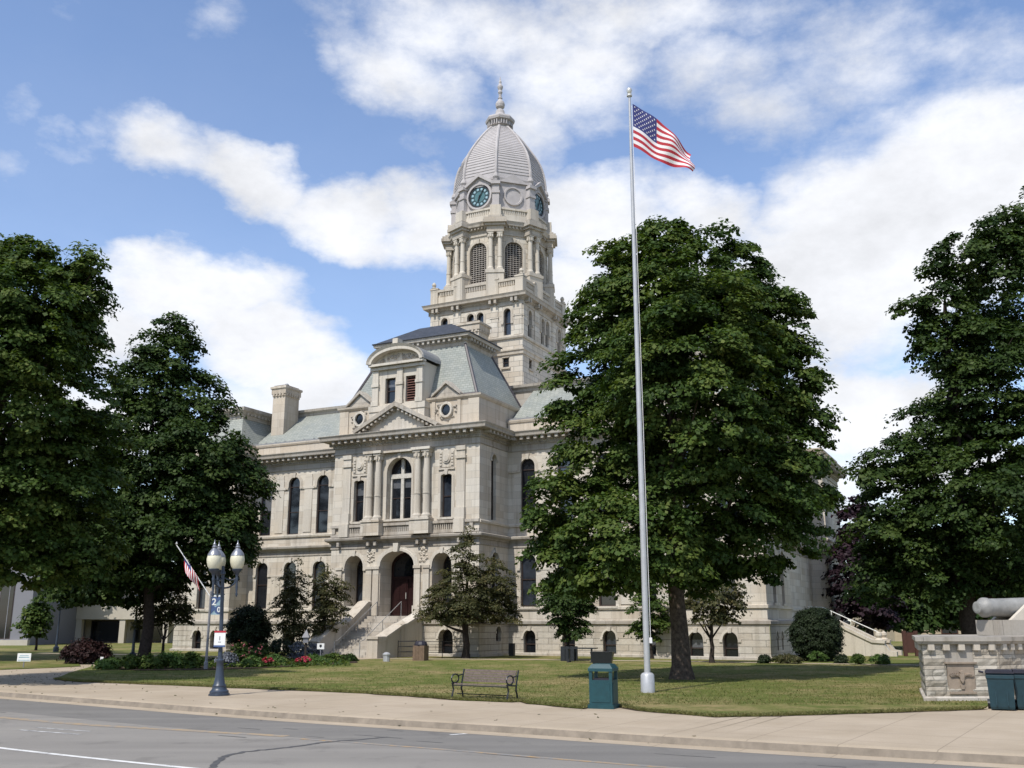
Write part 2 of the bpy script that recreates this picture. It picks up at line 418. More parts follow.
# footpath in front of the building and the court before the steps
eF = Vector((math.cos(.4628), -math.sin(.4628))); eR = Vector((math.sin(.4628), math.cos(.4628)))
O2 = Vector((-2.01949697, 60.95306648))
def loc2(u, v): return O2 + eF * u + eR * v
def path_strip(name, pts, w, z):
    l = cat(pts, 6); mb = MB(); strip(mb, offset(l, -w / 2), offset(l, w / 2), z, z); return structure(mb.build(name, M['concrete']))
path_strip('footpath', [tuple(loc2(-30, -6.4)), tuple(loc2(-15, -6.2)), tuple(loc2(-6, -5.7)), tuple(loc2(0, -4.0)), tuple(loc2(4, -2.9)), tuple(loc2(12, -1.6)), tuple(loc2(26, -1.0))], 1.0, .036)
sheet('forecourt', [loc2(-9.3, 0.3), loc2(-9.3, -7), loc2(-3.6, -7), loc2(-3.6, .3)], .040, M['concrete'])
# far edge: road markings
def mark(name, pts, w, m, z=-.146):
    l = [Vector(p) for p in pts]; mb = MB(); strip(mb, offset(l, -w / 2), offset(l, w / 2), z, z); return structure(mb.build(name, m))
mb = MB(); strip(mb, offset(curb, -2.62), offset(curb, -.45), -.1485, -.1485); structure(mb.build('parking_lane', M['asphalt_blue']))
mark('centre_line', [p for p in offset(curb, -2.78) if -4.6 < p.x < 30], .11, M['paint_yellow'])
mark('centre_line', cat([(-30, 36.5), (-16, 27.0), (-9.9, 22.9), (-7.0, 21.5), (-4.4, 20.3)], 5), .26, M['paint_faded'])
mark('lane_line', [p for p in offset(curb, -6.6) if -40 < p.x < .6], .12, M['paint_white'])
mark('bay_mark', [g2x for g2x in (tuple(gnd(786, 755.3, -.15)[:2]), tuple(gnd(803, 749.8, -.15)[:2]))], .1, M['paint_white'])
mark('bay_mark', [tuple(gnd(450, 735, -.15)[:2]), tuple(gnd(500, 731, -.15)[:2])], .1, M['paint_white'])
mark('worn_mark', [tuple(gnd(20, 730, -.15)[:2]), tuple(gnd(80, 734.5, -.15)[:2])], .10, M['paint_worn'])
mark('worn_mark', [tuple(gnd(36, 727.5, -.15)[:2]), tuple(gnd(90, 731.5, -.15)[:2])], .08, M['paint_worn'])
cr = [gnd(x, y, -.15) for x, y in ((212, 768), (222, 758), (245, 752), (285, 748), (320, 743), (355, 740), (390, 737))]
l = cat([(p.x, p.y) for p in cr], 8); l = [p + Vector((random.uniform(-.04, .04), random.uniform(-.04, .04))) for p in l]
mb = MB(); strip(mb, offset(l, -.05), offset(l, .06), -.1455, -.1455); structure(mb.build('tar_seam', M['tar']))
mb = MB()
for i in range(16):          # small asphalt patches and cracks along the gutter
    k = random.randrange(20, 75); p = curb[k]; t = (curb[k + 1] - p).normalized(); nrm = Vector((-t.y, t.x))
    c = p - nrm * random.uniform(.6, 3.2); L = random.uniform(.2, .7); w = random.uniform(.012, .03)
    mb.face([(*(c + t * L + nrm * w), -.1452), (*(c - t * L + nrm * w * .3), -.1452), (*(c - t * L - nrm * w * .6), -.1452), (*(c + t * L - nrm * w), -.1452)])
structure(mb.build('road_cracks', M['tar']))

# ------------------------------------------------------------------ courthouse
CH = thing('courthouse', 'pale limestone courthouse with grey slate mansards and a tall domed clock tower', 'courthouse', (O2.x, O2.y, 0), -.4628)
class Fr:                      # a wall plane: s runs along it, y inwards, z up
    def __init__(s, ox, oy, deg): s.o = (ox, oy); s.a = R(deg); s.c, s.s = math.cos(s.a), math.sin(s.a)
    def p(s, x, y, z): return (s.o[0] + x * s.c - y * s.s, s.o[1] + x * s.s + y * s.c, z)
    def box(s, mb, x0, x1, y0, y1, z0, z1, mi=0):
        mb.box(x0, x1, y0, y1, z0, z1, mi, Matrix.Translation((*s.o, 0)) @ Matrix.Rotation(s.a, 4, 'Z'))
    def put(s, o, x): o.location = s.p(x, 0, 0); o.rotation_euler = (0, 0, s.a)
def op(c, hw, zb, zs, rise, rec=.28, **k): return dict(c=c, hw=hw, zb=zb, zs=zs, rise=rise, rec=rec, **k)
def arc(o, n=12, grow=0.0):
    hw, rise = o['hw'] + grow, (o['rise'] + grow if o['rise'] > 0 else 0)
    if rise <= 0: return [(-hw, o['zs'] + grow), (hw, o['zs'] + grow)]
    return [(-hw * math.cos(math.pi * k / n), o['zs'] + rise * math.sin(math.pi * k / n)) for k in range(n + 1)]
def facade(mb, fr, s0, s1, z0, z1, ops=(), y=0.0):
    cur = s0
    for o in sorted(ops, key=lambda o: o['c']):
        a, b = o['c'] - o['hw'], o['c'] + o['hw']
        mb.face([fr.p(cur, y, z0), fr.p(a, y, z0), fr.p(a, y, z1), fr.p(cur, y, z1)])
        if o['zb'] > z0 + 1e-4: mb.face([fr.p(a, y, z0), fr.p(b, y, z0), fr.p(b, y, o['zb']), fr.p(a, y, o['zb'])])
        pts = [(o['c'] + x, z) for x, z in arc(o)]
        for (xa, za), (xb, zb) in zip(pts, pts[1:]):
            mb.face([fr.p(xa, y, za), fr.p(xb, y, zb), fr.p(xb, y, z1), fr.p(xa, y, z1)])
        ring = [(a, o['zb'])] + pts + [(b, o['zb'])]
        for (xa, za), (xb, zb) in zip(ring, ring[1:] + ring[:1]):
            mb.face([fr.p(xa, y, za), fr.p(xa, y + o['rec'], za), fr.p(xb, y + o['rec'], zb), fr.p(xb, y, zb)])
        cur = b
    mb.face([fr.p(cur, y, z0), fr.p(s1, y, z0), fr.p(s1, y, z1), fr.p(cur, y, z1)])
WC = {}; GR = random.Random(4)
def window(fr, o, parent=None, y=0.0, fill='glass', sur=.16, rail=None, mull=False, key=True, sill=True, legs=None, proud=.07, name='window'):
    """window = frame mesh > pane (or louvre), surround"""
    gv = GR.choice((0, 0, 1, 1, 2, 3))
    k = (gv, o['hw'], o['zb'], o['zs'], o['rise'], o['rec'], y, fill, sur, rail, mull, key, sill, legs, proud)
    if k not in WC:
        hw, rec = o['hw'], o['rec'] + y
        out = [(-hw, o['zb'])] + arc(o) + [(hw, o['zb'])]
        i = .075 if hw > .3 else .045
        inn = [(-hw + i, o['zb'] + i)] + [(x * (hw - i) / hw, z if o['rise'] else z - i) if o['rise'] == 0 else (x * (hw - i) / hw, o['zs'] + (z - o['zs']) * (o['rise'] - i) / o['rise']) for x, z in arc(o)] + [(hw - i, o['zb'] + i)]
        f = MB()
        f.grid([[(x, rec - .08, z) for x, z in out], [(x, rec - .08, z) for x, z in inn], [(x, rec - .012, z) for x, z in inn]], closed_u=True)
        for zr in (rail or (o['zb'] + (o['zs'] - o['zb']) * .55,)): f.box(-hw + i, hw - i, rec - .065, rec - .012, zr - .03, zr + .03)
        if mull: f.box(-.04, .04, rec - .07, rec - .013, o['zb'] + i, o['zs'] + o['rise'] * .96)
        p = MB()
        p.face([(x, rec - .01, z) for x, z in out])
        if gv >= 2 and fill == 'glass' and o['hw'] > .3:      # a pale roller blind behind part of the glass
            zt = o['zs'] - .02; zb_ = o['zb'] + (zt - o['zb']) * (.5 if gv == 2 else .68)
            p.face([(-o['hw'] + i, rec - .0115, zb_), (o['hw'] - i, rec - .0115, zb_), (o['hw'] - i, rec - .0115, zt), (-o['hw'] + i, rec - .0115, zt)], 1)
        lv = None
        if fill.startswith('louvre'):
            lv = MB(); z = o['zb'] + .08
            while z < o['zs'] + o['rise'] - .1:
                w = hw - .05 if z < o['zs'] else (hw - .05) * math.sqrt(max(0, 1 - ((z - o['zs']) / max(.01, o['rise'])) ** 2))
                if w > .06:
                    lv.grid([[(-w, rec - .20, z), (w, rec - .20, z)], [(-w, rec - .03, z + .11), (w, rec - .03, z + .11)], [(-w, rec - .03, z + .135), (w, rec - .03, z + .135)], [(-w, rec - .20, z + .025), (w, rec - .20, z + .025)]], closed_v=True)
                z += .17
            if fill == 'louvre_grey':
                n = max(2, int(hw * 2 / .22))
                for q in range(1, n):
                    x = -hw + 2 * hw * q / n; zt = o['zs'] + o['rise'] * math.sqrt(max(0, 1 - (x / hw) ** 2)) - .04
                    lv.box(x - .025, x + .025, rec - .17, rec - .05, o['zb'] + .05, zt)
        s = None
        if sur:
            s = MB(); lz = o['zs'] if legs is None else legs
            base = [(-hw, lz)] * (1 if lz < o['zs'] - .01 else 0) + arc(o) + [(hw, lz)] * (1 if lz < o['zs'] - .01 else 0)
            def ring(g, yy):
                a = arc(o, grow=g)
                if o['rise'] == 0: a = [(-hw - g, o['zs'] + g), (hw + g, o['zs'] + g)]
                if lz < o['zs'] - .01: a = [(-hw - g, lz)] + a + [(hw + g, lz)]
                return [(x, yy, z) for x, z in a]
            s.grid([ring(0.0, y + .02), ring(0.0, y - proud), ring(sur * .55, y - proud), ring(sur * .6, y - proud * .55), ring(sur, y - proud * .55), ring(sur, y + .0)])
            if key and o['rise'] > 0:
                zt = o['zs'] + o['rise']
                s.prism([(-.09, zt - .06), (.09, zt - .06), (.13, zt + sur + .08), (-.13, zt + sur + .08)], lambda a, b, d: (a, d, b), y - proud - .06, y)
            if o['rise'] > 0:
                for sg in (-1, 1):
                    a, b = sorted((sg * (hw + .015), sg * (hw + sur + .05))); s.box(a, b, y - proud - .03, y, lz - .14, lz + .01)

        sl_ = None
        if sur and sill: sl_ = MB(); sl_.box(-hw - .14, hw + .14, y - .12, y + .05, o['zb'] - .14, o['zb'] - .003)
        WC[k] = (f.mesh('window_frame', M['frame']), p.mesh('pane', M['dark'] if lv else [M['glass'] if gv != 1 else M['glass_blue'], M['blind']]),  # behind louvres the pane is a dark sheet, interior shade put into its colour
                 lv.mesh('louvre', M[fill]) if lv else None, s.mesh('surround', M['stone_trim']) if s else None, sl_.mesh('sill', M['stone_trim']) if sl_ else None)
    fm, pm, lm, sm, slm = WC[k]
    w = link(fm, name, parent or CH); fr.put(w, o['c'])
    link(pm, 'pane', w)
    if lm: link(lm, 'louvre', w)
    if sm: link(sm, 'surround', w)
    if slm: link(slm, 'sill', w)
    return w

# plan outline (outward on the right hand)
UL, UR = -26.5, 16.8
PATH = [(UL, 31.5), (UL, 2.2), (-21.6, 2.2), (-21.6, 4), (-11.1, 4), (-11.1, 0), (0, 0), (0, 4), (10.5, 4), (10.5, 2.2), (UR, 2.2), (UR, 9), (15.5, 9), (15.5, 24), (UR, 24), (UR, 31.5)]
UC = -5.9
F0, FW = Fr(0, 0, 0), Fr(0, 4, 0)
FS = Fr(0, 0, 90); FSL = Fr(-11.1, 4, -90)
FPR = Fr(0, 2.2, 0); FRS = Fr(UR, 0, 90)
# openings -------------------------------------------------
r2 = [1.42, 4.09, 6.76, 9.35]; l2 = [-12.4, -15.05, -17.65, -20.25]
def rowops(us, hw, zb, zs, rise, rec=.3): return [op(u, hw, zb, zs, rise, rec) for u in us]
wing = {}
for nm, us, s0, s1 in (('r', r2, 0, 10.5), ('l', l2, -21.6, -11.1)):
    wing[nm] = (rowops(us, .52, 8.27, 11.96, .52, .2), rowops(us, .55, 3.0, 5.86, .45, .22), rowops([u + .12 for u in us], .42, .15, 1.16, .42, .35), s0, s1)
for nm, (a2, a1, a0, s0, s1) in wing.items():
    mb = MB(); facade(mb, FW, s0, s1, 7.4, 13.3, a2); facade(mb, FW, s0, s1, 2.1, 7.4, a1)
    mb.build('wing_wall', M['stone'], CH)
    mb = MB(); facade(mb, FW, s0, s1, 0, 2.1, a0, y=-.10); mb.build('basement_wall', M['stone_rust'], CH)
    for o in a2: window(FW, o, legs=11.72, sur=.22, rail=(9.9, 11.75))
    for o in a1: window(FW, o, legs=5.4, sur=.2, rail=(4.7,))
    for o in a0: window(FW, o, y=-.10, sur=.12, key=True, sill=False, proud=.03)
    # pilaster panels between the upper windows and a thin string at the impost
    mb = MB()
    cs = sorted(o['c'] for o in a2)
    for a, b in zip(cs, cs[1:]):
        m = (a + b) / 2; mb.cut()
        FW.box(mb, m - .36, m + .36, -.045, .01, 8.4, 11.555); FW.box(mb, m - .30, m + .30, -.06, .01, 12.398, 12.62); FW.box(mb, m - .33, m + .33, -.05, .01, 11.718, 12.4)
        FW.box(mb, a + .74, b - .74, -.08, .01, 11.553, 11.72)
    mb.cut(); FW.box(mb, s0 + .02, cs[0] - .74, -.08, .01, 11.58, 11.72); mb.cut(); FW.box(mb, cs[-1] + .74, s1 - .02, -.08, .01, 11.58, 11.72)
    for a, b in zip(cs, cs[1:]):
        mb.cut(); m = (a + b) / 2; FW.box(mb, m - .42, m + .42, -.05, .01, 3.1, 5.262); FW.box(mb, a + .77, b - .77, -.075, .01, 5.26, 5.4)
    mb.build_pieces('pilaster', M['stone_trim'], CH)
# front pavilion --------------------------------------------
p2 = [op(-9.02, .40, 8.45, 11.05, .14, .3), op(UC, .95, 8.5, 11.55, .95, .55), op(-2.36, .40, 8.45, 11.05, .14, .3)]
p1 = [op(-9.22, .73, 3.05, 5.5, .78, 1.45), op(UC, 1.28, 2.42, 5.58, .9, 1.45), op(-2.6, .71, 3.05, 5.5, .78, 1.45)]
p0 = [op(-2.2, .5, .05, 1.2, .45, .6)]
s2 = [op(1.9, .33, 8.3, 12.2, .33, .3)]; s1_ = [op(2.1, .45, 3.2, 5.9, .45, .3)]; s0_ = [op(2.45, .33, .9, 1.5, .3, .3)]
mb = MB(); facade(mb, F0, -11.1, 0, 7.4, 13.3, p2); facade(mb, F0, -11.1, 0, 2.1, 7.4, p1)
facade(mb, FS, 0, 4, 7.4, 13.3, s2); facade(mb, FS, 0, 4, 2.1, 7.4, s1_)
facade(mb, FSL, 0, 4, 2.1, 13.3)
mb.build('pavilion_wall', M['stone'], CH)
mb = MB(); facade(mb, F0, -11.2, .1, 0, 2.1, p0, y=-.10); facade(mb, FS, -.1, 3.9, 0, 2.1, s0_, y=-.10); facade(mb, FSL, .1, 4.1, 0, 2.1, y=-.1)
mb.build('basement_wall', M['stone_rust'], CH)
for o in (p2[0], p2[2]): window(F0, o, sur=.2, legs=8.5, rail=(9.8,))
window(F0, p1[0], sur=.22, legs=5.42); window(F0, p1[2], sur=.22, legs=5.42)
window(F0, p0[0], y=-.1, sur=.12, sill=False, proud=.03)
window(FS, s2[0], sur=.12, key=False, rail=(10.2,)); window(FS, s1_[0], sur=.16); window(FS, s0_[0], y=-.1, sur=.08, sill=False, proud=.02, key=False)
# great arched window with stone cross
w = window(F0, p2[1], sur=.26, legs=8.55, rail=(9.9,))
mb = MB()
mb.box(-.11, .11, .36, .5, 8.5, 12.45); mb.box(-.93, .93, .35, .49, 11.17, 11.46)
for sg in (-1, 1): mb.box(min(sg * .80, sg * .93), max(sg * .80, sg * .93), .37, .5, 8.5, 11.17)
mb.build('stone_cross', M['frame_white'], w)
# door
o = p1[1]
d = MB(); y = 1.45; hw = 1.12
d.box(-hw, -.02, y - .10, y - .02, 2.45, 4.75); d.box(.02, hw, y - .10, y - .02, 2.45, 4.75); d.box(-hw, hw, y - .14, y - .02, 4.76, 4.92)
for sg in (-1, 1):
    for za, zb in ((2.65, 3.3), (3.45, 4.6)):
        for q in range(2):
            x0 = sg * (.12 + q * .5); x1 = sg * (.52 + q * .5); d.box(min(x0, x1), max(x0, x1), y - .125, y - .1, za, zb)
door = d.build('front_door', M['door'], CH); F0.put(door, UC)
d = MB(); d.face([(x * .9, y - .05, z) for x, z in [(-1.25, 4.93)] + arc(o) + [(1.25, 4.93)]]); d.build('fanlight', M['glass'], door)
d = MB(); d.box(-.13, -.09, y - .19, y - .125, 3.5, 3.9); d.build('handle', M['gold'], door)
d = MB(); ring = [(-1.28, 2.42)] + arc(o) + [(1.28, 2.42)]; inn = [(-1.12, 2.42)] + [(x * .875, 5.58 + (z - 5.58) * .82) for x, z in arc(o)] + [(1.12, 2.42)]
d.grid([[(x, y - .15, z) for x, z in ring], [(x, y - .15, z) for x, z in inn], [(x, y, z) for x, z in inn]]); d.face([(-1.28, y, 2.42), (1.28, y, 2.42), (1.28, y, 6.5), (-1.28, y, 6.5)])
d.build('door_frame', M['door'], door)
mb = MB(); f = lambda g, yy: [(x, yy, z) for x, z in [(-1.28 - g, 5.5)] + arc(o, grow=g) + [(1.28 + g, 5.5)]]
mb.grid([f(0, .02), f(0, -.09), f(.16, -.09), f(.18, -.05), f(.3, -.05), f(.3, 0)])
mb.prism([(-.14, 6.4), (.14, 6.4), (.2, 6.95), (-.2, 6.95)], lambda a, b, dd: (a, dd, b), -.28, 0)
mb.build('surround', M['stone_trim'], door)
# side pavilions --------------------------------------------
for nm, s0, s1, cs in (('r', 10.5, UR, (12.75, 14.7)), ('l', UL, -21.6, (-24.3, -22.6))):
    a0 = rowops(cs, .42, .05, 1.1, .42, .4); a1 = rowops(cs, .42, 3.0, 5.7, .42); a2 = rowops(cs, .42, 8.27, 12.0, .42)
    mb = MB(); facade(mb, FPR, s0, s1, 7.4, 13.3, a2); facade(mb, FPR, s0, s1, 2.1, 7.4, a1)
    fi = Fr(-21.6, 0, 90) if nm == 'l' else Fr(10.5, 4, -90)
    facade(mb, fi, (2.2 if nm == 'l' else 0), (4 if nm == 'l' else 1.8), 2.1, 13.3)
    if nm == 'r':
        rs = [op(4.4, .4, 8.3, 12.0, .4, .3), op(6.8, .4, 8.3, 12.0, .4, .3)]; rs1 = [op(4.4, .4, 3.1, 5.8, .4, .3), op(6.8, .4, 3.1, 5.8, .4, .3)]
        facade(mb, FRS, 2.2, 9, 7.4, 13.3, rs); facade(mb, FRS, 2.2, 9, 2.1, 7.4, rs1)
        facade(mb, Fr(15.5, 0, 90), 9, 24, 2.1, 13.3); facade(mb, Fr(0, 24, 0), 15.5, UR, 2.1, 13.3); facade(mb, FRS, 24, 31.5, 2.1, 13.3)
        for q in rs + rs1: window(FRS, q, sur=.2)
    else:
        facade(mb, Fr(UL, 0, -90), -31.5, -2.2, 2.1, 13.3)
    mb.build('end_pavilion_wall', M['stone'], CH)
    mb = MB(); facade(mb, FPR, s0 - .1, s1 + .1, 0, 2.1, a0, y=-.12)
    facade(mb, fi, (2.1 if nm == 'l' else 0), (3.9 if nm == 'l' else 1.9), 0, 2.1, y=-.1)
    if nm == 'r':
        rb = [op(3.9, .22, .5, 1.3, .25, .3), op(5.2, .22, .5, 1.3, .25, .3)]
        facade(mb, FRS, 2.1, 9.1, 0, 2.1, rb, y=-.12); facade(mb, Fr(15.5, 0, 90), 9, 24, 0, 2.1, y=-.1); facade(mb, Fr(0, 24, 0), 15.5, UR + .1, 0, 2.1, y=-.1); facade(mb, FRS, 24, 31.5, 0, 2.1, y=-.1)
        for q in rb: window(FRS, q, y=-.12, sur=.06, sill=False, key=False, proud=.02)
    else: facade(mb, Fr(UL, 0, -90), -31.5, -2.1, 0, 2.1, y=-.1)
    mb.build('basement_wall', M['stone_rust'], CH)
    for q in a0: window(FPR, q, y=-.12, sur=.14, sill=False, proud=.03)
    for q in a1: window(FPR, q, sur=.2, legs=5.4)
    for q in a2: window(FPR, q, sur=.2, legs=11.7, rail=(9.9, 11.75))
# courses and cornices ---------------------------------------
MB1 = MB(); MB1.sweep(PATH, [(.0, 0), (.24, 0), (.24, .16), (.12, .2), (.1, .2)]); MB1.build('plinth', M['stone_grey'], CH)
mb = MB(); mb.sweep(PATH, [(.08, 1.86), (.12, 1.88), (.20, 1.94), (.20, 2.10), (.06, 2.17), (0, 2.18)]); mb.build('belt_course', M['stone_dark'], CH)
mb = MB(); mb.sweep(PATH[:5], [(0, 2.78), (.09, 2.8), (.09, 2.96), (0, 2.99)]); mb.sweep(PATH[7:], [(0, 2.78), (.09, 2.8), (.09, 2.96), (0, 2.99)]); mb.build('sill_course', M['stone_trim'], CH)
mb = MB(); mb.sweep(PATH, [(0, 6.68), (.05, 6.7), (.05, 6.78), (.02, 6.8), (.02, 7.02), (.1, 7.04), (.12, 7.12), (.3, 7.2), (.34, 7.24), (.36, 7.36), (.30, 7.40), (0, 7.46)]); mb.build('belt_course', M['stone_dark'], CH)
mb = MB(); mb.sweep(PATH[:6], [(0, 8.02), (.1, 8.04), (.13, 8.16), (.10, 8.24), (0, 8.25)]); mb.sweep(PATH[6:], [(0, 8.02), (.1, 8.04), (.13, 8.16), (.10, 8.24), (0, 8.25)]); mb.build('sill_course', M['stone_trim'], CH)
def modillions(mb, path, closed, z0, z1, o0, o1, w, step):
    n = len(path)
    for i in range(n if closed else n - 1):
        a, b = Vector(path[i]), Vector(path[(i + 1) % n]); L = (b - a).length
        if L < .3: continue
        d = (b - a) / L; ang = math.atan2(d.y, d.x); k = max(1, round(L / step))
        for q in range(k):
            p = a + d * (L * (q + .5) / k)
            mb.box(-w / 2, w / 2, -o1, -o0, z0, z1, 0, Matrix.Translation((p.x, p.y, 0)) @ Matrix.Rotation(ang, 4, 'Z'))
mb = MB(); mb.sweep(PATH, [(0, 12.96), (.06, 12.98), (.06, 13.1), (.02, 13.12), (.02, 13.38), (.10, 13.4), (.10, 13.44), (.16, 13.6), (.20, 13.62), (.20, 13.86), (.76, 13.86), (.78, 13.9), (.80, 14.04), (.88, 14.16), (.88, 14.19), (0, 14.26)])
modillions(mb, PATH, False, 13.65, 13.865, .19, .66, .20, .5)
modillions(mb, PATH, False, 13.44, 13.55, .09, .17, .10, .2)
mb.build('cornice', M['stone_grey'], CH)
pp = [PATH[3], PATH[4]]; mb = MB(); 
for a, b in ((PATH[3], PATH[4]), (PATH[7], PATH[8])):
    mb.sweep([a, b], [(0, 14.24), (.03, 14.25), (.03, 14.9), (.1, 14.92), (.14, 15.02), (.14, 15.1), (-.2, 15.14), (-.25, 14.3)])
for pth in (PATH[0:4], PATH[8:16]): mb.sweep(pth, [(0, 14.24), (.03, 14.25), (.03, 14.9), (.1, 14.92), (.14, 15.02), (.14, 15.1), (-.2, 15.14), (-.25, 14.3)])
mb.build('parapet', M['stone_buff'], CH)
# wing roofs
for s0, s1 in ((0.0, 10.9), (-22.0, -11.1)):
    mb = MB(); mb.grid([[(s0, 4.25, 15.12), (s1, 4.25, 15.12)], [(s0, 8.0, 18.05), (s1, 8.0, 18.05)]])
    mb.build('wing_roof', M['slate'], CH)
    mb = MB(); mb.sweep([(s0, 4.16), (s1, 4.16)], [(.05, 15.12), (.16, 15.12), (.16, 15.24), (-.12, 15.26)])
    for k in range(int((s1 - s0) / .9)): mb.box(s0 + .4 + k * .9, s0 + .52 + k * .9, 4.02, 4.09, 15.14, 15.30)
    mb.build('roof_gutter', M['lead'], CH)
mb = MB(); mb.sweep([(-25, 30), (-25, 8), (14.5, 8), (14.5, 30)], [(0, 17.9), (.1, 18.05), (.12, 18.2), (.3, 18.32), (.34, 18.5), (0, 18.56)]); mb.box(-25, 14.5, 8.0, 30, 17.0, 18.54)
mb.build('deck_cornice', M['stone_grey'], CH)
def frustum(mb, r0, z0, r1, z1):
    a = [(r0[0], r0[2], z0), (r0[1], r0[2], z0), (r0[1], r0[3], z0), (r0[0], r0[3], z0)]
    b = [(r1[0], r1[2], z1), (r1[1], r1[2], z1), (r1[1], r1[3], z1), (r1[0], r1[3], z1)]
    mb.grid([a, b], closed_u=True)
rect = lambda u0, u1, v0, v1: [(u0, v0), (u1, v0), (u1, v1), (u0, v1)]
# end pavilion mansards
for u0, u1 in ((-26.2, -21.75), (10.65, 16.5)):
    mb = MB(); frustum(mb, (u0, u1, 2.5, 9.5), 15.12, (u0 + 1.2, u1 - 1.2, 3.9, 8.5), 17.45); r = mb.build('mansard_roof', M['slate'], CH)
    mb = MB(); pt = rect(u0 + 1.2, u1 - 1.2, 3.9, 8.5); mb.sweep(pt, [(0, 17.3), (.08, 17.4), (.08, 17.6), (.3, 17.85), (.45, 17.95), (.5, 18.2), (0, 18.26)], closed=True)
    modillions(mb, pt, True, 17.65, 17.86, .07, .3, .14, .42); mb.face([(p[0], p[1], 18.25) for p in pt]); mb.build('eaves', M['stone_grey'], r)
# front pavilion attic and mansard
AT = rect(-10.95, -.15, .2, 7.5)
mb = MB(); mb.sweep(AT, [(.35, 14.2), (.35, 14.3), (.0, 14.34), (0, 16.0), (.06, 16.02), (.16, 16.14), (.18, 16.26), (-.3, 16.34)], closed=True)
for u0, u1 in ((-10.95, -10.25), (-8.45, -8.2), (-3.65, -3.4), (-1.75, -1.5), (-.95, -.15)): mb.box(u0, u1, .13, .21, 14.34, 15.98)
mb.build('attic_wall', M['stone_buff'], CH)
for c in (-9.3, -2.55):
    mb = MB(); n = 20
    for r0, r1, y0, y1 in ((.34, .34, .3, .02), (.34, .46, .02, .02), (.46, .5, .02, .12), (.5, .5, .12, .2)):
        mb.grid([[(c + r0 * math.cos(2 * math.pi * k / n), y0, 15.37 + r0 * 1.1 * math.sin(2 * math.pi * k / n)) for k in range(n)], [(c + r1 * math.cos(2 * math.pi * k / n), y1, 15.37 + r1 * 1.1 * math.sin(2 * math.pi * k / n)) for k in range(n)]], closed_u=True)
    w = mb.build('oculus_window', M['stone_trim'], CH)
    mb = MB(); mb.face([(c + .335 * math.cos(2 * math.pi * k / n), .17, 15.37 + .37 * math.sin(2 * math.pi * k / n)) for k in range(n)]); mb.build('pane', M['glass'], w)
    mb = MB()
    for k in range(26):
        a = random.uniform(0, 6.28); rr = random.uniform(.62, .85); s = random.uniform(.05, .11)
        b0 = len(mb.v); mb.lathe([(s * .3, -.02), (s, .0), (s * .2, .03)], (0, 0), 6)
        for i in range(b0, len(mb.v)):
            x, y_, z = mb.v[i]; mb.v[i] = (c + rr * math.cos(a) + x, .17 - z * 2.2, 15.32 + rr * .8 * math.sin(a) + y_)
    mb.build('carving', M['stone_dark'], w)
    mb = MB(); mb.prism([(c - .95, 16.28), (c + .95, 16.28), (c, 17.12)], lambda a, b, d: (a, d, b), .15, 2.0)
    for sg in (-1, 1):
        mb.prism([(c + sg * 1.08, 16.28), (c + sg * 1.08, 16.42), (c, 17.34), (c, 17.13)], lambda a, b, d: (a, d, b), -.02, 1.8)
    mb.build('small_pediment', M['stone_grey'], CH)
mb = MB(); frustum(mb, (-10.65, -.5, .5, 7.4), 16.3, (-8.85, -2.25, 2.0, 5.75), 20.25); mans = mb.build('mansard_roof', M['slate'], CH)
mb = MB()
for (a, b) in (((-.5, .5, 16.3), (-2.25, 2.0, 20.25)), ((-.5, 7.4, 16.3), (-2.25, 5.75, 20.25)), ((-10.65, .5, 16.3), (-8.85, 2.0, 20.25))): mb.tube([a, b], .10, 6)
mb.tube([(-10.7, .45, 16.36), (-.45, .45, 16.36), (-.45, 7.4, 16.36)], .09, 6)
mb.build('hip_flashing', M['gutter'], mans)
pt = rect(-8.85, -2.25, 2.0, 5.75)
mb = MB(); mb.sweep(pt, [(0, 20.1), (.06, 20.2), (.06, 20.42), (.15, 20.45), (.15, 20.68), (.48, 20.7), (.52, 20.9), (-.1, 20.96)], closed=True)
modillions(mb, pt, True, 20.48, 20.69, .14, .4, .16, .42); mb.build('eaves', M['stone_grey'], mans)
mb = MB(); e = .56
a = [(-8.85 - e, 2 - e, 20.93), (-2.25 + e, 2 - e, 20.93), (-2.25 + e, 5.75 + e, 20.93), (-8.85 - e, 5.75 + e, 20.93)]
b = [(-7.0, 3.8, 22.45), (-4.4, 3.8, 22.45), (-4.4, 3.9, 22.45), (-7.0, 3.9, 22.45)]
mb.grid([a, b], closed_u=True); mb.face(b); mb.tube([a[0], a[1], a[2]], .05, 6); mb.build('hip_roof', M['slate_dark'], mans)
# great pediment
PW = 3.1
mb = MB(); mb.prism([(UC - PW + .2, 14.2), (UC + PW - .2, 14.2), (UC, 15.72)], lambda a, b, d: (a, d, b), -.12, .25)
for sg in (-1, 1):
    mb.prism([(UC + sg * (PW + .05), 14.2), (UC + sg * (PW + .18), 14.36), (UC, 16.1), (UC, 15.78)], lambda a, b, d: (a, d, b), -.86, .35)
    mb.prism([(UC + sg * (PW - .45), 14.23), (UC + sg * (PW - .2), 14.24), (UC, 15.8), (UC, 15.62)], lambda a, b, d: (a, d, b), -.36, .2)
    for k in range(9):
        t = (k + .6) / 9.4; x = UC + sg * (PW - .15) * (1 - t); z = 14.2 + 1.55 * t
        mb.box(x - .08, x + .08, -.78, -.3, z - .14, z + .02)
ped = mb.build('pediment', M['stone_grey'], CH)
mb = MB()
for k in range(40):
    x = random.uniform(-1.7, 1.7); zt = 14.42 + (1 - abs(x) / 2.4) * random.uniform(0, .75); s = random.uniform(.06, .15)
    b0 = len(mb.v); mb.lathe([(s * .3, 0), (s, .03), (s * .2, .09)], (0, 0), 7)
    for i in range(b0, len(mb.v)):
        px, py, pz = mb.v[i]; mb.v[i] = (UC + x + px, -.12 - pz, zt + py)
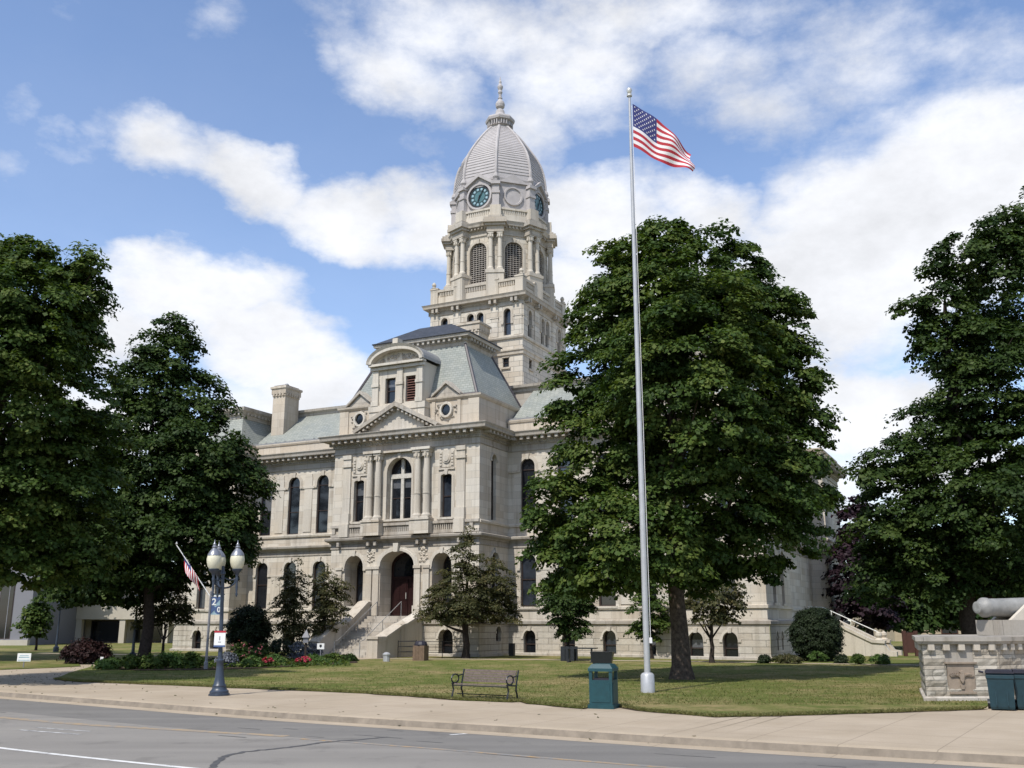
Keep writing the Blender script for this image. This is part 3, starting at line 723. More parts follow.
mb.build('carving', M['stone_trim'], ped)
# arched dormer
DC = -6.03; FD = Fr(0, -.30, 0)
dw = [op(DC - .62, .40, 16.12, 17.85, 0, .3), op(DC + 1.02 - .02, .38, 16.12, 17.85, 0, .3)]
dw[1]['c'] = DC + .98 ; dw[0]['c'] = DC - .60
mb = MB(); facade(mb, FD, DC - 1.95, DC + 1.95, 15.6, 18.75, dw)
mb.face([(DC + 1.95, -.3, 15.6), (DC + 1.95, 2.6, 15.6), (DC + 1.95, 2.6, 18.75), (DC + 1.95, -.3, 18.75)]); mb.face([(DC - 1.95, -.3, 15.6), (DC - 1.95, 2.6, 15.6), (DC - 1.95, 2.6, 18.75), (DC - 1.95, -.3, 18.75)])
mb.box(DC - 2.15, DC + 2.15, -.40, .6, 14.3, 15.6); mb.box(DC - 2.2, DC + 2.2, -.46, .5, 15.6, 16.0)
for x in (-1.72, .19, 1.72):
    FD.box(mb, DC + x - .24, DC + x + .24, -.14, .02, 16.0, 17.9); FD.box(mb, DC + x - .29, DC + x + .29, -.2, .02, 17.3, 17.5); FD.box(mb, DC + x - .28, DC + x + .28, -.19, .02, 16.0, 16.3)
for x in (-1.72, .19, 1.72): FD.box(mb, DC + x - .22, DC + x + .22, -.12, .02, 17.9, 18.4)
FD.box(mb, DC - 2.1, DC + 2.1, -.22, .02, 18.42, 18.62); FD.box(mb, DC - 2.15, DC + 2.15, -.42, .02, 18.66, 18.82)
n = 18; h0, h1 = 2.22, 1.9
oa = [(DC - h0 * math.cos(math.pi * k / n), 18.82 + 1.22 * math.sin(math.pi * k / n)) for k in range(n + 1)]
ia = [(DC - h1 * math.cos(math.pi * k / n), 18.82 + .84 * math.sin(math.pi * k / n)) for k in range(n + 1)]
rows = [[(x, -.2, z) for x, z in ia], [(x, -.78, z) for x, z in ia], [(x, -.78, z) for x, z in [(a[0] * .5 + b[0] * .5, a[1] * .5 + b[1] * .5) for a, b in zip(oa, ia)]], [(x, -.9, z) for x, z in oa], [(x, 1.0, z) for x, z in oa]]
mb.grid(rows); mb.face([(x, -.24, z) for x, z in ia])
mb.box(DC - .2, DC + .2, -.8, -.2, 19.9, 20.4)
dorm = mb.build('dormer', M['stone_trim'], CH)
mb = MB(); mb.grid([[(x, -.7, z + .02) for x, z in oa], [(x, 2.7, z + .02) for x, z in oa]]); mb.build('dormer_roof', M['lead'], dorm)
for q, fl in zip(dw, ('glass', 'louvre')):
    w = window(FD, q, parent=CH, fill=fl, sur=.0, rail=(17.0,)); w.name = 'dormer_window'
mb = MB()
for k in range(30):
    x = random.uniform(-1.4, 1.4); zt = 19.0 + (1 - (x / 1.9) ** 2) * random.uniform(0, .45); s = random.uniform(.07, .15)
    b0 = len(mb.v); mb.lathe([(s * .3, 0), (s, .03), (s * .2, .09)], (0, 0), 7)
    for i in range(b0, len(mb.v)):
        px, py, pz = mb.v[i]; mb.v[i] = (DC + x + px, -.24 - pz, zt + py)
mb.build('carving', M['stone_dark'], dorm)
# giant columns, entablature, pilasters, carved panels, balustrade
def column_mesh(h, r, sq=.34):
    m = MB(); m.box(-sq, sq, -sq, sq, 0, .10)
    m.lathe([(r * 1.35, .10), (r * 1.42, .16), (r * 1.3, .24), (r * 1.1, .28), (r * 1.05, .34), (r * 1.0, h * .35), (r * .97, h * .351), (r * 1.12, h * .352), (r * 1.12, h * .37), (r * .98, h * .372), (r * .88, h - .52), (r * .98, h - .5), (r * .9, h - .46), (r * 1.0, h - .36), (r * 1.35, h - .14)], (0, 0), 18)
    for k in range(8):
        a = k * math.pi / 4; x, y_ = math.cos(a) * r * 1.12, math.sin(a) * r * 1.12; m.box(x - .05, x + .05, y_ - .05, y_ + .05, h - .42, h - .2)
    m.box(-sq * .95, sq * .95, -sq * .95, sq * .95, h - .14, h)
    return m.mesh('column', M['stone_trim'], True)
cm = column_mesh(4.35, .215, .3)
for x in (-8.05, -7.38, -4.35, -3.68): link(cm, 'column', CH, (x, -.26, 8.45))
mb = MB()
for a, b in ((-8.42, -7.02), (-4.72, -3.3)):
    mb.cut(); mb.box(a, b, -.60, -.003, 7.46, 8.45); mb.box(a - .04, b + .04, -.66, -.004, 8.32, 8.44); mb.cut(); mb.box(a, b, -.62, -.003, 12.8, 12.97)
mb.cut(); mb.box(-8.42, -3.3, -.30, -.004, 12.82, 12.95)
mb.build_pieces('column_base', M['stone'], CH)
mb = MB()
for c in (-10.0, -1.3):
    mb.cut(); F0.box(mb, c - .30, c + .30, -.12, .01, 8.25, 12.75); F0.box(mb, c - .37, c + .37, -.2, .01, 12.1, 12.3); F0.box(mb, c - .35, c + .35, -.18, .01, 12.62, 12.9)
    F0.box(mb, c - .36, c + .36, -.32, .01, 7.46, 8.3); F0.box(mb, c - .34, c + .34, -.24, .01, 8.3, 9.0)
for c in (-8.0, -7.45, -4.35, -3.7, -10.35, -1.5):
    mb.cut(); F0.box(mb, c - .22, c + .22, -.12, .01, 2.2, 5.35); F0.box(mb, c - .27, c + .27, -.18, .01, 5.35, 5.52); F0.box(mb, c - .27, c + .27, -.2, .01, 2.45, 3.05)
mb.build_pieces('pilaster', M['stone_trim'], CH)
for c in (-9.02, -2.36):
    mb = MB(); F0.box(mb, c - .55, c + .55, -.04, .01, 11.62, 12.72)
    for rr, yy in ((.28, -.12), (.18, -.17)):
        n = 16; mb.prism([(c + rr * math.cos(2 * math.pi * k / n), 12.15 + rr * math.sin(2 * math.pi * k / n)) for k in range(n)], lambda a, b, d: (a, d, b), yy, -.03)
    for sg in (-1, 1):
        for q in range(5): mb.box(c + sg * .42 - .09, c + sg * .42 + .09, -.10, -.03, 11.72 + q * .19, 11.84 + q * .19)
    mb.box(c - .6, c + .6, -.09, 0.01, 11.46, 11.56)
    mb.build('carved_panel', M['stone_trim'], CH)
mb = MB()
for k in range(22):
    for c in (-7.93, -3.92):
        x, z, s = random.uniform(-.3, .3), random.uniform(5.8, 6.6), random.uniform(.06, .13)
        b0 = len(mb.v); mb.lathe([(s * .3, 0), (s, .03), (s * .2, .08)], (0, 0), 7)
        for i in range(b0, len(mb.v)):
            px, py, pz = mb.v[i]; mb.v[i] = (c + x + px, -.0 - pz, z + py)
mb.build('carving', M['stone_trim'], CH)
mb = MB()
for x in (-10.4, -8.05, -7.5, -4.3, -3.75, -1.3): mb.cut(); mb.box(x - .09, x + .09, -.3, -.03, 6.85, 7.12)
mb.build_pieces('bracket', M['stone_grey'], CH)
mb = MB(); F0.box(mb, -11.14, .04, -.10, .0, 7.47, 7.68); F0.box(mb, -11.14, .04, -.16, .02, 8.08, 8.25)
for a, b in ((-9.6, -8.5), (-6.95, -4.8), (-3.2, -1.75)):
    x = a
    while x < b: F0.box(mb, x, x + .075, -.09, .01, 7.68, 8.08); x += .15
for x in (-10.9, -9.8, -8.3, -7.15, -4.6, -3.4, -1.6, -.5): F0.box(mb, x - .12, x + .12, -.13, .01, 7.68, 8.08)
mb.build('balustrade', M['stone_grey'], CH)
# steps ------------------------------------------------------
mb = MB(); N = 14
for k in range(N):
    zt = 2.42 - k * 2.42 / N
    mb.box(-7.75, -4.5, -.35 - (k + 1) * .30, -.35 - k * .30, 0, zt - .001)
mb.box(-7.75, -4.5, -.35, -.10, 0, 2.42); mb.box(UC - 1.27, UC + 1.27, -.11, 1.4, 2.2, 2.416)
st = mb.build('entrance_stair', M['stone_grey'], CH)
for x0, x1 in ((-8.4, -7.75), (-4.5, -3.85)):
    top = [(-.1, 2.50), (-.4, 2.46), (-2.0, 1.92), (-2.4, 1.86), (-4.5, 1.06), (-5.0, 1.04)] if x0 > -5 else [(-.1, 3.28), (-.5, 3.24), (-1.6, 2.52), (-2.4, 2.03), (-2.8, 1.92), (-3.6, 1.86), (-4.0, 1.74), (-4.9, 1.16), (-5.4, .82)]
    mb = MB(); mb.prism([(top[0][0], 0)] + [(v, z - .02) for v, z in top] + [(top[-1][0], 0)], lambda a, b, d: (d, a, b), x0, x1)
    mb.grid([[(x0 - .08, v, z - .12) for v, z in top], [(x0 - .08, v, z + .06) for v, z in top], [(x0 + .1, v, z + .12) for v, z in top], [(x1 - .1, v, z + .12) for v, z in top], [(x1 + .08, v, z + .06) for v, z in top], [(x1 + .08, v, z - .12) for v, z in top]])
    if x0 > -5: mb.box(x0 - .04, x1 + .04, -5.05, -4.35, 0, 1.10); mb.box(x0 - .1, x1 + .1, -5.12, -4.28, 1.10, 1.24); mb.box(x0 + .1, x1 + .05, -2.6, -2.0, 0, 1.92)
    mb.build('cheek_wall', M['stone_trim'], st)
for x in (-7.0, -5.2):
    mb = MB(); mb.tube([(x, -.5, 2.42), (x, -.5, 3.3), (x, -4.5, 1.0), (x, -4.8, .95), (x, -4.8, .0)], .025, 6); mb.tube([(x, -2.5, 1.4), (x, -2.5, 2.15)], .02, 6)
    mb.build('handrail', M['steel'], st)
# side stairs on the right flank
mb = MB(); N = 11
for k in range(N): mb.box(17.4 + k * .30, 17.4 + (k + 1) * .30 + .001, 12.6, 14.6, 0, 1.95 - k * 1.95 / N)
mb.box(15.4, 17.4, 12.2, 15.0, 0, 1.95)
ss = mb.build('side_stair', M['stone_grey'], CH)
for y0, y1 in ((11.9, 12.6), (14.6, 15.3)):
    mb = MB(); mb.prism([(17.0, 0), (17.0, 2.35), (18.0, 2.3), (20.9, .85), (21.6, .8), (21.9, .35), (22.3, .3), (22.3, 0)], lambda a, b, d: (a, d, b), y0, y1)
    mb.prism([(17.0, 2.3), (17.0, 2.5), (18.05, 2.46), (20.95, 1.0), (21.7, .95), (21.65, .78), (20.9, .83), (18.0, 2.28)], lambda a, b, d: (a, d, b), y0 - .08, y1 + .08)
    mb.lathe([(.22, .8), (.25, 1.0), (.12, 1.1), (.2, 1.25), (.18, 1.4), (.04, 1.48)], (21.3, (y0 + y1) / 2), 10)
    mb.build('cheek_wall', M['stone_trim'], ss)
mb = MB(); mb.tube([(17.2, 12.25, 2.4), (17.2, 12.25, 3.0), (18.1, 12.25, 2.95), (21.3, 12.25, 1.45), (21.3, 12.25, .9)], .03, 6); mb.tube([(18.6, 12.25, 2.1), (18.6, 12.25, 2.7)], .025, 6); mb.build('handrail', M['white'], ss)
# chimneys
def chimney(u0, u1, v0, v1, z0, z1):
    mb = MB(); mb.box(u0, u1, v0, v1, z0, z1 - .75)
    P = rect(u0, u1, v0, v1)
    mb.sweep(P, [(0, z1 - .8), (.04, z1 - .75), (.04, z1 - .62), (.10, z1 - .58), (.10, z1 - .2), (.18, z1 - .15), (.18, z1), (-.1, z1 + .12), (-.2, z1 + .12)], closed=True)
    modillions(mb, P, True, z1 - .75, z1 - .45, .03, .12, .14, .3); mb.face([(p[0], p[1], z1 + .12) for p in P])
    m_ = ((u0 + u1) / 2, (v0 + v1) / 2)
    c = mb.build('chimney', M['stone_buff'], CH)
    mb = MB(); mb.lathe([(.2, z1 + .1), (.2, z1 + .3), (.1, z1 + .42)], m_, 8); mb.build('flue_cap', M['lead'], c)
chimney(-21.55, -20.35, 5.6, 7.3, 15.6, 20.05)
chimney(9.3, 10.5, 5.6, 7.3, 15.6, 20.05)
chimney(-5.55, -3.95, 7.0, 8.5, 17, 23.45)
chimney(-9.2, -7.6, 7.0, 8.5, 17, 23.45)
# ------------------------------------------------------------------ tower
TU, TV = -5.55, 13.4; HW = 3.98
def sq(h): return [(TU - h, TV - h), (TU + h, TV - h), (TU + h, TV + h), (TU - h, TV + h)]
mb = MB(); tw = []
for k in range(4):
    a = 90 * k; ar = R(a); fr = Fr(TU + math.sin(ar) * HW, TV - math.cos(ar) * HW, a)
    ops = [op(-2.72, .30, 22.9, 24.68, .30, .3), op(-.42, .30, 22.9, 24.68, .30, .3), op(.42, .30, 22.9, 24.68, .30, .3), op(2.72, .30, 22.9, 24.68, .30, .3)]
    low = [op(-2.6, .25, 20.42, 21.15, 0, .2), op(2.6, .25, 20.42, 21.15, 0, .2)]
    facade(mb, fr, -HW, HW, 21.6, 26.1, ops); facade(mb, fr, -HW, HW, 17.5, 21.6, low); tw.append((fr, ops, low))
    for x in (-3.6, -1.62, 1.62, 3.6): fr.box(mb, x - .34, x + .34, -.07, .02, 22.85, 25.25); fr.box(mb, x - .38, x + .38, -.11, .02, 24.3, 24.42)
    fr.box(mb, -HW, HW, -.06, .02, 18.0, 19.9)
tower = mb.build('tower_shaft', M['stone_tower'], CH)
for fr, ops, low in tw[:2] + tw[3:]:
    for o in ops: window(fr, o, sur=.17, proud=.06, sill=False, legs=23.9, key=False)
    for o in low: window(fr, o, sur=.07, sill=True)
mb = MB(); mb.sweep(sq(HW), [(.0, 21.3), (.10, 21.34), (.12, 21.55), (.2, 21.62), (.2, 21.72), (0, 21.78)], closed=True)
mb.sweep(sq(HW), [(0, 22.55), (.12, 22.58), (.16, 22.7), (.14, 22.8), (0, 22.82)], closed=True)
mb.build('belt_course', M['stone_trim'], tower)
mb = MB(); mb.sweep(sq(HW), [(0, 25.2), (.06, 25.22), (.06, 25.34), (.02, 25.36), (.02, 25.55), (.14, 25.62), (.14, 25.7), (.46, 25.76), (.48, 25.9), (.56, 26.05), (0, 26.12)], closed=True)
for fr, _, _ in tw:
    for x in (-3.6, -3.25, -1.85, -1.4, 1.4, 1.85, 3.25, 3.6): fr.box(mb, x - .1, x + .1, -.4, 0, 25.42, 25.76)
mb.build('cornice', M['stone_grey'], tower)
mb = MB(); mb.sweep(sq(HW - .05), [(0, 26.08), (.02, 26.1), (.02, 26.75), (-.05, 26.78), (-.05, 27.15), (.1, 27.16), (.12, 27.34), (-.25, 27.36), (-.25, 26.1)], closed=True)
for fr, _, _ in tw:
    for x in (-3.7, -1.62, 1.62, 3.7): fr.box(mb, x - .32, x + .32, -.05, .3, 26.1, 27.42); fr.box(mb, x - .36, x + .36, -.09, .32, 27.40, 27.52)
    for a in (-3.2, -1.2, 2.0):
        for q in range(9 if abs(a + 1.2) > .1 else 17): fr.box(mb, a + q * .15, a + q * .15 + .07, .0, .12, 26.80, 27.14)
for x, y_ in sq(HW - .15): mb.lathe([(.2, 27.5), (.24, 27.62), (.1, 27.7), (.18, 27.85), (.14, 28.0), (.03, 28.1)], (x, y_), 8)
mb.face([(p[0], p[1], 26.2) for p in sq(HW)])
mb.build('tower_balustrade', M['stone_trim'], tower)
# octagonal belfry
def octa(a): r = a / math.cos(math.pi / 8); return [(TU + r * math.cos(R(-112.5 + 45 * k)), TV + r * math.sin(R(-112.5 + 45 * k))) for k in range(8)]
OA = 3.6; HS = OA * math.tan(math.pi / 8)
mb = MB(); bo = []
for k in range(8):
    a = 45 * k; ar = R(a); fr = Fr(TU + math.sin(ar) * OA, TV - math.cos(ar) * OA, a)
    o = op(0, .74, 27.5, 30.1, .74, .28); facade(mb, fr, -HS, HS, 26.1, 31.5, [o]); bo.append((fr, o, a))
belf = mb.build('belfry', M['stone_tower'], CH)
for fr, o, a in bo:
    if a in (0, 45, 90, 315): window(fr, o, fill='louvre_grey', sur=.22, legs=27.6, sill=True, rail=(27.6,)).name = 'belfry_opening'
cm = column_mesh(3.15, .185, .24)
for k in range(8):
    if k in (4, 5): pass
    a = R(-112.5 + 45 * k); t = Vector((-math.sin(a), math.cos(a))); c = Vector((TU + 4.10 * math.cos(a), TV + 4.10 * math.sin(a)))
    for sg in (-1, 1):
        p = c + t * sg * .36; link(cm, 'column', belf, (p.x, p.y, 28.25), a)
mb = MB()
def atcorner(mb, k, r0, r1, w, z0, z1):
    a = R(-112.5 + 45 * k); mb.box(r0, r1, -w, w, z0, z1, 0, Matrix.Translation((TU, TV, 0)) @ Matrix.Rotation(a, 4, 'Z'))
for k in range(8):
    mb.cut(); atcorner(mb, k, 3.5, 4.38, .68, 26.12, 28.0); atcorner(mb, k, 3.4, 4.44, .73, 28.0, 28.24)
mb.build_pieces('pedestal', M['stone_trim'], belf)
mb = MB(); mb.sweep(octa(OA), [(0, 31.3), (.08, 31.34), (.08, 31.5), (.04, 31.52), (.04, 31.8), (.16, 31.86), (.2, 31.95), (.42, 32.05), (.46, 32.2), (.55, 32.36), (0, 32.5)], closed=True)
modillions(mb, octa(OA), True, 31.86, 32.04, .1, .34, .12, .3)
for k in range(8):
    atcorner(mb, k, 3.3, 4.36, .66, 31.38, 31.86); atcorner(mb, k, 3.3, 4.52, .80, 31.86, 32.06); atcorner(mb, k, 3.3, 4.68, .93, 32.06, 32.3); atcorner(mb, k, 3.3, 4.6, .86, 32.3, 32.5)
    atcorner(mb, k, 3.3, 4.4, .55, 32.5, 32.74)
mb.build('entablature', M['stone_grey'], belf)
# clock stage
CA = 3.42; CS = CA * math.tan(math.pi / 8)
mb = MB(); mb.sweep(octa(CA + .28), [(0, 32.4), (.0, 33.05), (-.06, 33.08), (-.06, 33.42), (.05, 33.44), (.05, 33.6), (-.3, 33.64)], closed=True)
for k in range(8):
    ar = R(45 * k); fr = Fr(TU + math.sin(ar) * (CA + .28), TV - math.cos(ar) * (CA + .28), 45 * k)
    for q in range(11): x = -.85 + q * .17; fr.box(mb, x - .04, x + .04, .0, .1, 33.06, 33.44)
    atcorner(mb, k, 3.4, 4.24, .42, 32.5, 33.66)
cs_ = mb.build('clock_stage_base', M['stone_trim'], CH)
mb = MB()
for k in range(8):
    ar = R(45 * k); fr = Fr(TU + math.sin(ar) * CA, TV - math.cos(ar) * CA, 45 * k)
    facade(mb, fr, -CS, CS, 33.5, 36.2)
    if k % 2 == 0:
        for sg in (-1, 1):
            mb.prism([(sg * 1.3, 35.55), (sg * 1.3, 35.8), (0, 36.75), (0, 36.42)], lambda a, b, d, fr=fr: fr.p(a, d, b), -.35, .5)
        mb.prism([(-1.25, 35.6), (1.25, 35.6), (0, 36.45)], lambda a, b, d, fr=fr: fr.p(a, d, b), -.12, .6)
        n = 24
        mb.grid([[fr.p(r * math.cos(2 * math.pi * q / n), y_, 34.8 + r * math.sin(2 * math.pi * q / n)) for q in range(n)] for r, y_ in ((.97, -.02), (.97, -.2), (1.12, -.2), (1.16, -.1), (1.2, 0))], closed_u=True)
    else:
        mb.prism([(-1.0, 36.0), (1.0, 36.0), (0, 36.62)], lambda a, b, d, fr=fr: fr.p(a, d, b), -.14, .7)
        n = 24
        mb.grid([[fr.p(r * math.cos(2 * math.pi * q / n), y_, 34.75 + r * math.sin(2 * math.pi * q / n)) for q in range(n)] for r, y_ in ((.01, -.05), (.62, -.05), (.66, -.14), (.78, -.14), (.82, 0))], closed_u=True)
    fr.box(mb, -CS, CS, -.16, .02, 35.85, 36.0) if k % 2 else None
    atcorner(mb, k, 3.3, 3.98, .27, 33.64, 35.5); atcorner(mb, k, 3.3, 4.12, .36, 35.5, 35.75); atcorner(mb, k, 3.3, 4.05, .33, 34.75, 34.95)
    a = R(-112.5 + 45 * k); mb.lathe([(.24, 35.7), (.3, 35.9), (.14, 36.0), (.26, 36.2), (.2, 36.45), (.04, 36.6)], (TU + 3.78 * math.cos(a), TV + 3.78 * math.sin(a)), 8)
mb.sweep(octa(CA), [(0, 36.0), (.1, 36.05), (.14, 36.2), (0, 36.25)], closed=True)
cst = mb.build('clock_stage', M['metal'], CH)
def disc(fr, r, y_, zc, n=28): return [fr.p(r * math.cos(2 * math.pi * q / n), y_, zc + r * math.sin(2 * math.pi * q / n)) for q in range(n)]
for k in (0, 2, 6):
    ar = R(45 * k); fr = Fr(TU + math.sin(ar) * CA, TV - math.cos(ar) * CA, 45 * k); ZC = 34.8
    mb = MB(); mb.face(disc(fr, .95, -.06, ZC)); ck = mb.build('clock', M['clock_face'], CH)
    mb = MB(); mb.grid([disc(fr, .80, -.075, ZC), disc(fr, .80, -.10, ZC), disc(fr, .95, -.10, ZC), disc(fr, .96, -.05, ZC)], closed_u=True)
    mb.grid([disc(fr, .47, -.075, ZC), disc(fr, .50, -.075, ZC)], closed_u=True)
    for q in range(12):
        t = math.pi * q / 6; 
        P = [(x * math.cos(t) - z * math.sin(t), x * math.sin(t) + z * math.cos(t)) for x, z in ((-.025, .5), (.025, .5), (.035, .82), (-.035, .82))]
        mb.face([fr.p(x, -.08, ZC + z) for x, z in P])
    mb.build('dial_ring', M['clock_rim'], ck)
    mb = MB()
    for q in range(12):
        t = math.pi * (q + .5) / 6 ; n = 8
        mb.cut(); mb.face([fr.p(.645 * math.sin(t) + .10 * math.cos(2 * math.pi * j / n), -.072, ZC + .645 * math.cos(t) + .10 * math.sin(2 * math.pi * j / n)) for j in range(n)])
    mb.build_pieces('hour_panel', M['banner_pale'], ck)
    for hx, L, wd in ((R(-32), .74, .04), (R(-200), .45, .055)):
        mb = MB(); t = hx
        P = [(-wd, -.12), (wd, -.12), (wd * .5, L), (-wd * .5, L)]
        mb.prism([(x * math.cos(t) - z * math.sin(t), x * math.sin(t) + z * math.cos(t)) for x, z in P], lambda a, b, d, fr=fr: fr.p(a, d, ZC + b), -.14, -.11)
        mb.build('clock_hand', M['clock_rim'], ck)
# dome
prof = [(3.58, 36.1), (3.60, 36.7), (3.53, 37.5), (3.38, 38.25), (3.16, 38.9), (2.85, 39.5), (2.44, 40.15), (2.0, 40.8), (1.52, 41.45), (1.05, 42.0), (.86, 42.2)]
fine = cat([(r, z) for r, z in prof], 6)
mb = MB(); rows = []
for i, p in enumerate(fine): rows.append([(x, y_, p[1]) for x, y_ in octa(p[0] * .965)])
mb.grid(rows, closed_u=True); dome = mb.build('dome', M['dome'], CH)
mb = MB()
for k in range(8):
    a = R(-112.5 + 45 * k); mb.tube([(TU + (p[0] * 1.045 + .02) * math.cos(a), TV + (p[0] * 1.045 + .02) * math.sin(a), p[1]) for p in fine[4::4]], .12, 6)
mb.build('dome_rib', M['metal'], dome)
mb = MB(); z = 36.4
for p in fine[6:-3:2]:
    mb.sweep(octa(p[0] * .965), [(-.05, p[1] - .02), (.035, p[1] - .02), (.03, p[1] + .03), (-.1, p[1] + .06)], closed=True)
mb.build('roll_seams', M['metal'], dome)
mb = MB(); mb.sweep(octa(.8), [(0, 42.1), (0, 42.35), (.1, 42.4), (.1, 42.75), (.32, 42.85), (.36, 43.05), (.30, 43.2), (-.2, 43.32)], closed=True)
modillions(mb, octa(.8), True, 42.4, 42.78, .08, .26, .08, .2)
mb.lathe([(.62, 43.2), (.58, 43.4), (.42, 43.7), (.36, 44.0), (.22, 44.15), (.2, 44.2), (.36, 44.35), (.4, 44.6), (.36, 44.8), (.22, 44.95), (.15, 45.1), (.2, 45.2), (.13, 45.3), (.12, 45.55), (.2, 45.75), (.15, 45.95), (.22, 46.15), (.24, 46.3), (.16, 46.45), (.10, 46.6), (.12, 46.75), (.06, 46.9), (.02, 47.25)], (TU, TV), 12)
mb.build('finial', M['metal'], dome)

# ------------------------------------------------------------------ vegetation
def leaf_mesh(name, cen, nrm, size, tone, mat, aspect=.75, keep=None):
    """one rhombic leaf per point"""
    n = len(cen)
    ref = rng.normal(size=(n, 3)); t = np.cross(nrm, ref); t /= np.linalg.norm(t, axis=1)[:, None] + 1e-9
    b = np.cross(nrm, t)
    s = (size * rng.uniform(.65, 1.35, n))[:, None]
    v = np.empty((n, 4, 3), np.float32)
    v[:, 0] = cen - t * s * .5; v[:, 2] = cen + t * s * .5
    droop = nrm * s * .12
    v[:, 1] = cen + b * s * .5 * aspect - droop; v[:, 3] = cen - b * s * .5 * aspect - droop
    me = bpy.data.meshes.new(name)
    me.vertices.add(n * 4); me.vertices.foreach_set('co', v.reshape(-1))
    me.loops.add(n * 4); me.loops.foreach_set('vertex_index', np.arange(n * 4, dtype=np.int32))
    me.polygons.add(n); me.polygons.foreach_set('loop_start', np.arange(0, n * 4, 4, dtype=np.int32))
    try: me.polygons.foreach_set('loop_total', np.full(n, 4, np.int32))
    except Exception: pass
    a = me.attributes.new('tone', 'FLOAT', 'FACE'); a.data.foreach_set('value', tone.astype(np.float32))
    me.materials.append(mat); me.update(calc_edges=True); me.validate(); return me
def clump_points(lobes, n_clumps, per, crad, flat=.6, shell=.62, up=.55, low=-9):
    lobes = [(np.array(c), np.array(r)) for c, r in lobes]
    w = np.array([r[0] * r[1] + r[0] * r[2] + r[1] * r[2] for _, r in lobes]); w /= w.sum()
    C, Nn, T = [], [], []
    cnt = rng.multinomial(n_clumps, w)
    for (c, r), k in zip(lobes, cnt):
        d = rng.normal(size=(k, 3)); d /= np.linalg.norm(d, axis=1)[:, None]
        rad = shell + (1 - shell) * rng.random(k) ** .6
        rad *= rng.uniform(.88, 1.08, k)
        p = c + d * r * rad[:, None]
        for i in range(k):
            if p[i, 2] < low: continue
            m = int(per * rng.uniform(.6, 1.4)); cr = crad * rng.uniform(.6, 1.35)
            q = rng.normal(size=(m, 3)); q /= np.linalg.norm(q, axis=1)[:, None]
            q[:, 2] = np.where(q[:, 2] < -.2, -q[:, 2] * .7, q[:, 2])
            rr = rng.random(m) ** .45
            tilt = np.array([d[i, 0], d[i, 1], 0]) * .45
            off = q * rr[:, None] * cr * np.array([1, 1, flat]); off[:, 2] -= (off[:, :2] @ (tilt[:2])) * 1.0
            C.append(p[i] + off)
            nn = q * .55 + d[i] * .35 + np.array([0, 0, up]) + rng.normal(size=(m, 3)) * .38
            Nn.append(nn / np.linalg.norm(nn, axis=1)[:, None])
            T.append(np.clip(rng.uniform(.2, .75) + rng.normal(size=m) * .16, 0, 1))
    return np.concatenate(C), np.concatenate(Nn), np.concatenate(T)
def px_lobe(px, py, rx, ry, Y, dy=0.0, ryy=None):
    c = at(px, py, Y + dy); zc = (c.y * CP + (c.z - EYE) * SP) / F_PX
    return (tuple(c), (rx * zc, (ryy if ryy is not None else rx * .95) * zc, ry * zc))
def tree(name, label, catg, base, lobes, leaf, n_clumps, per, crad, lsize, trunk_r, bark='bark', limb_n=7, group=None, flat=.6, shell=.62, low=-9, lean=None, fork=.35, stems=1, up=.55):
    T = thing(name, label, catg, tuple(base), 0, group)
    off = np.array([base[0], base[1], base[2]])
    L = [(np.array(c) - off, r) for c, r in lobes]
    c, n, t = clump_points(L, n_clumps, per, crad, flat, shell, up, low - off[2])
    link(leaf_mesh('crown', c, n, lsize, t, M[leaf]), 'crown', T)
    top = max(l[0][2] + l[1][2] * .5 for l in L); cx = np.mean([l[0][0] for l in L]); cy = np.mean([l[0][1] for l in L])
    mb = MB(); rs = random.Random(hash(label) % 1000 if False else len(label))
    for s_ in range(stems):
        ang = 6.28 * s_ / stems; sx, sy = (math.cos(ang) * trunk_r * 1.2, math.sin(ang) * trunk_r * 1.2) if stems > 1 else (0, 0)
        zt = top * .8
        pts = []; rad = []
        for k in range(9):
            f = k / 8; wob = .25 * trunk_r * 2
            e = f ** 1.6
            pts.append((sx * (1 + 3 * f) + cx * e * .9 + (rs.uniform(-wob, wob) if k else 0), sy * (1 + 3 * f) + cy * e * .9 + (rs.uniform(-wob, wob) if k else 0), zt * f - (.15 if k == 0 else 0)))
            rad.append(trunk_r * ((1.55 if k == 0 else 1.0) * (1 - f) ** .8 + .05))
        pts.insert(1, (pts[0][0], pts[0][1], min(.5, zt * .06))); rad.insert(1, trunk_r * 1.08)
        mb.tube(pts, rad, 12 if trunk_r > .2 else 7)
        for q in range(limb_n):
            l = L[(q + s_) % len(L)]; f = rs.uniform(fork * .7, .75); k = int(f * 8) + 1
            a = Vector(pts[k]); b = Vector(l[0]) + Vector([rs.uniform(-.5, .5) * r for r in l[1]])
            m = a.lerp(b, .5) + Vector((0, 0, -(b - a).length * .06)); r0 = max(.012, rad[k] * .55)
            mb.tube([a, a.lerp(m, .5) + Vector((0, 0, -.02)), m, b], [r0, r0 * .8, r0 * .55, r0 * .15], 7)
    mb.build('trunk', M[bark], T, True)
    return T
P = px_lobe
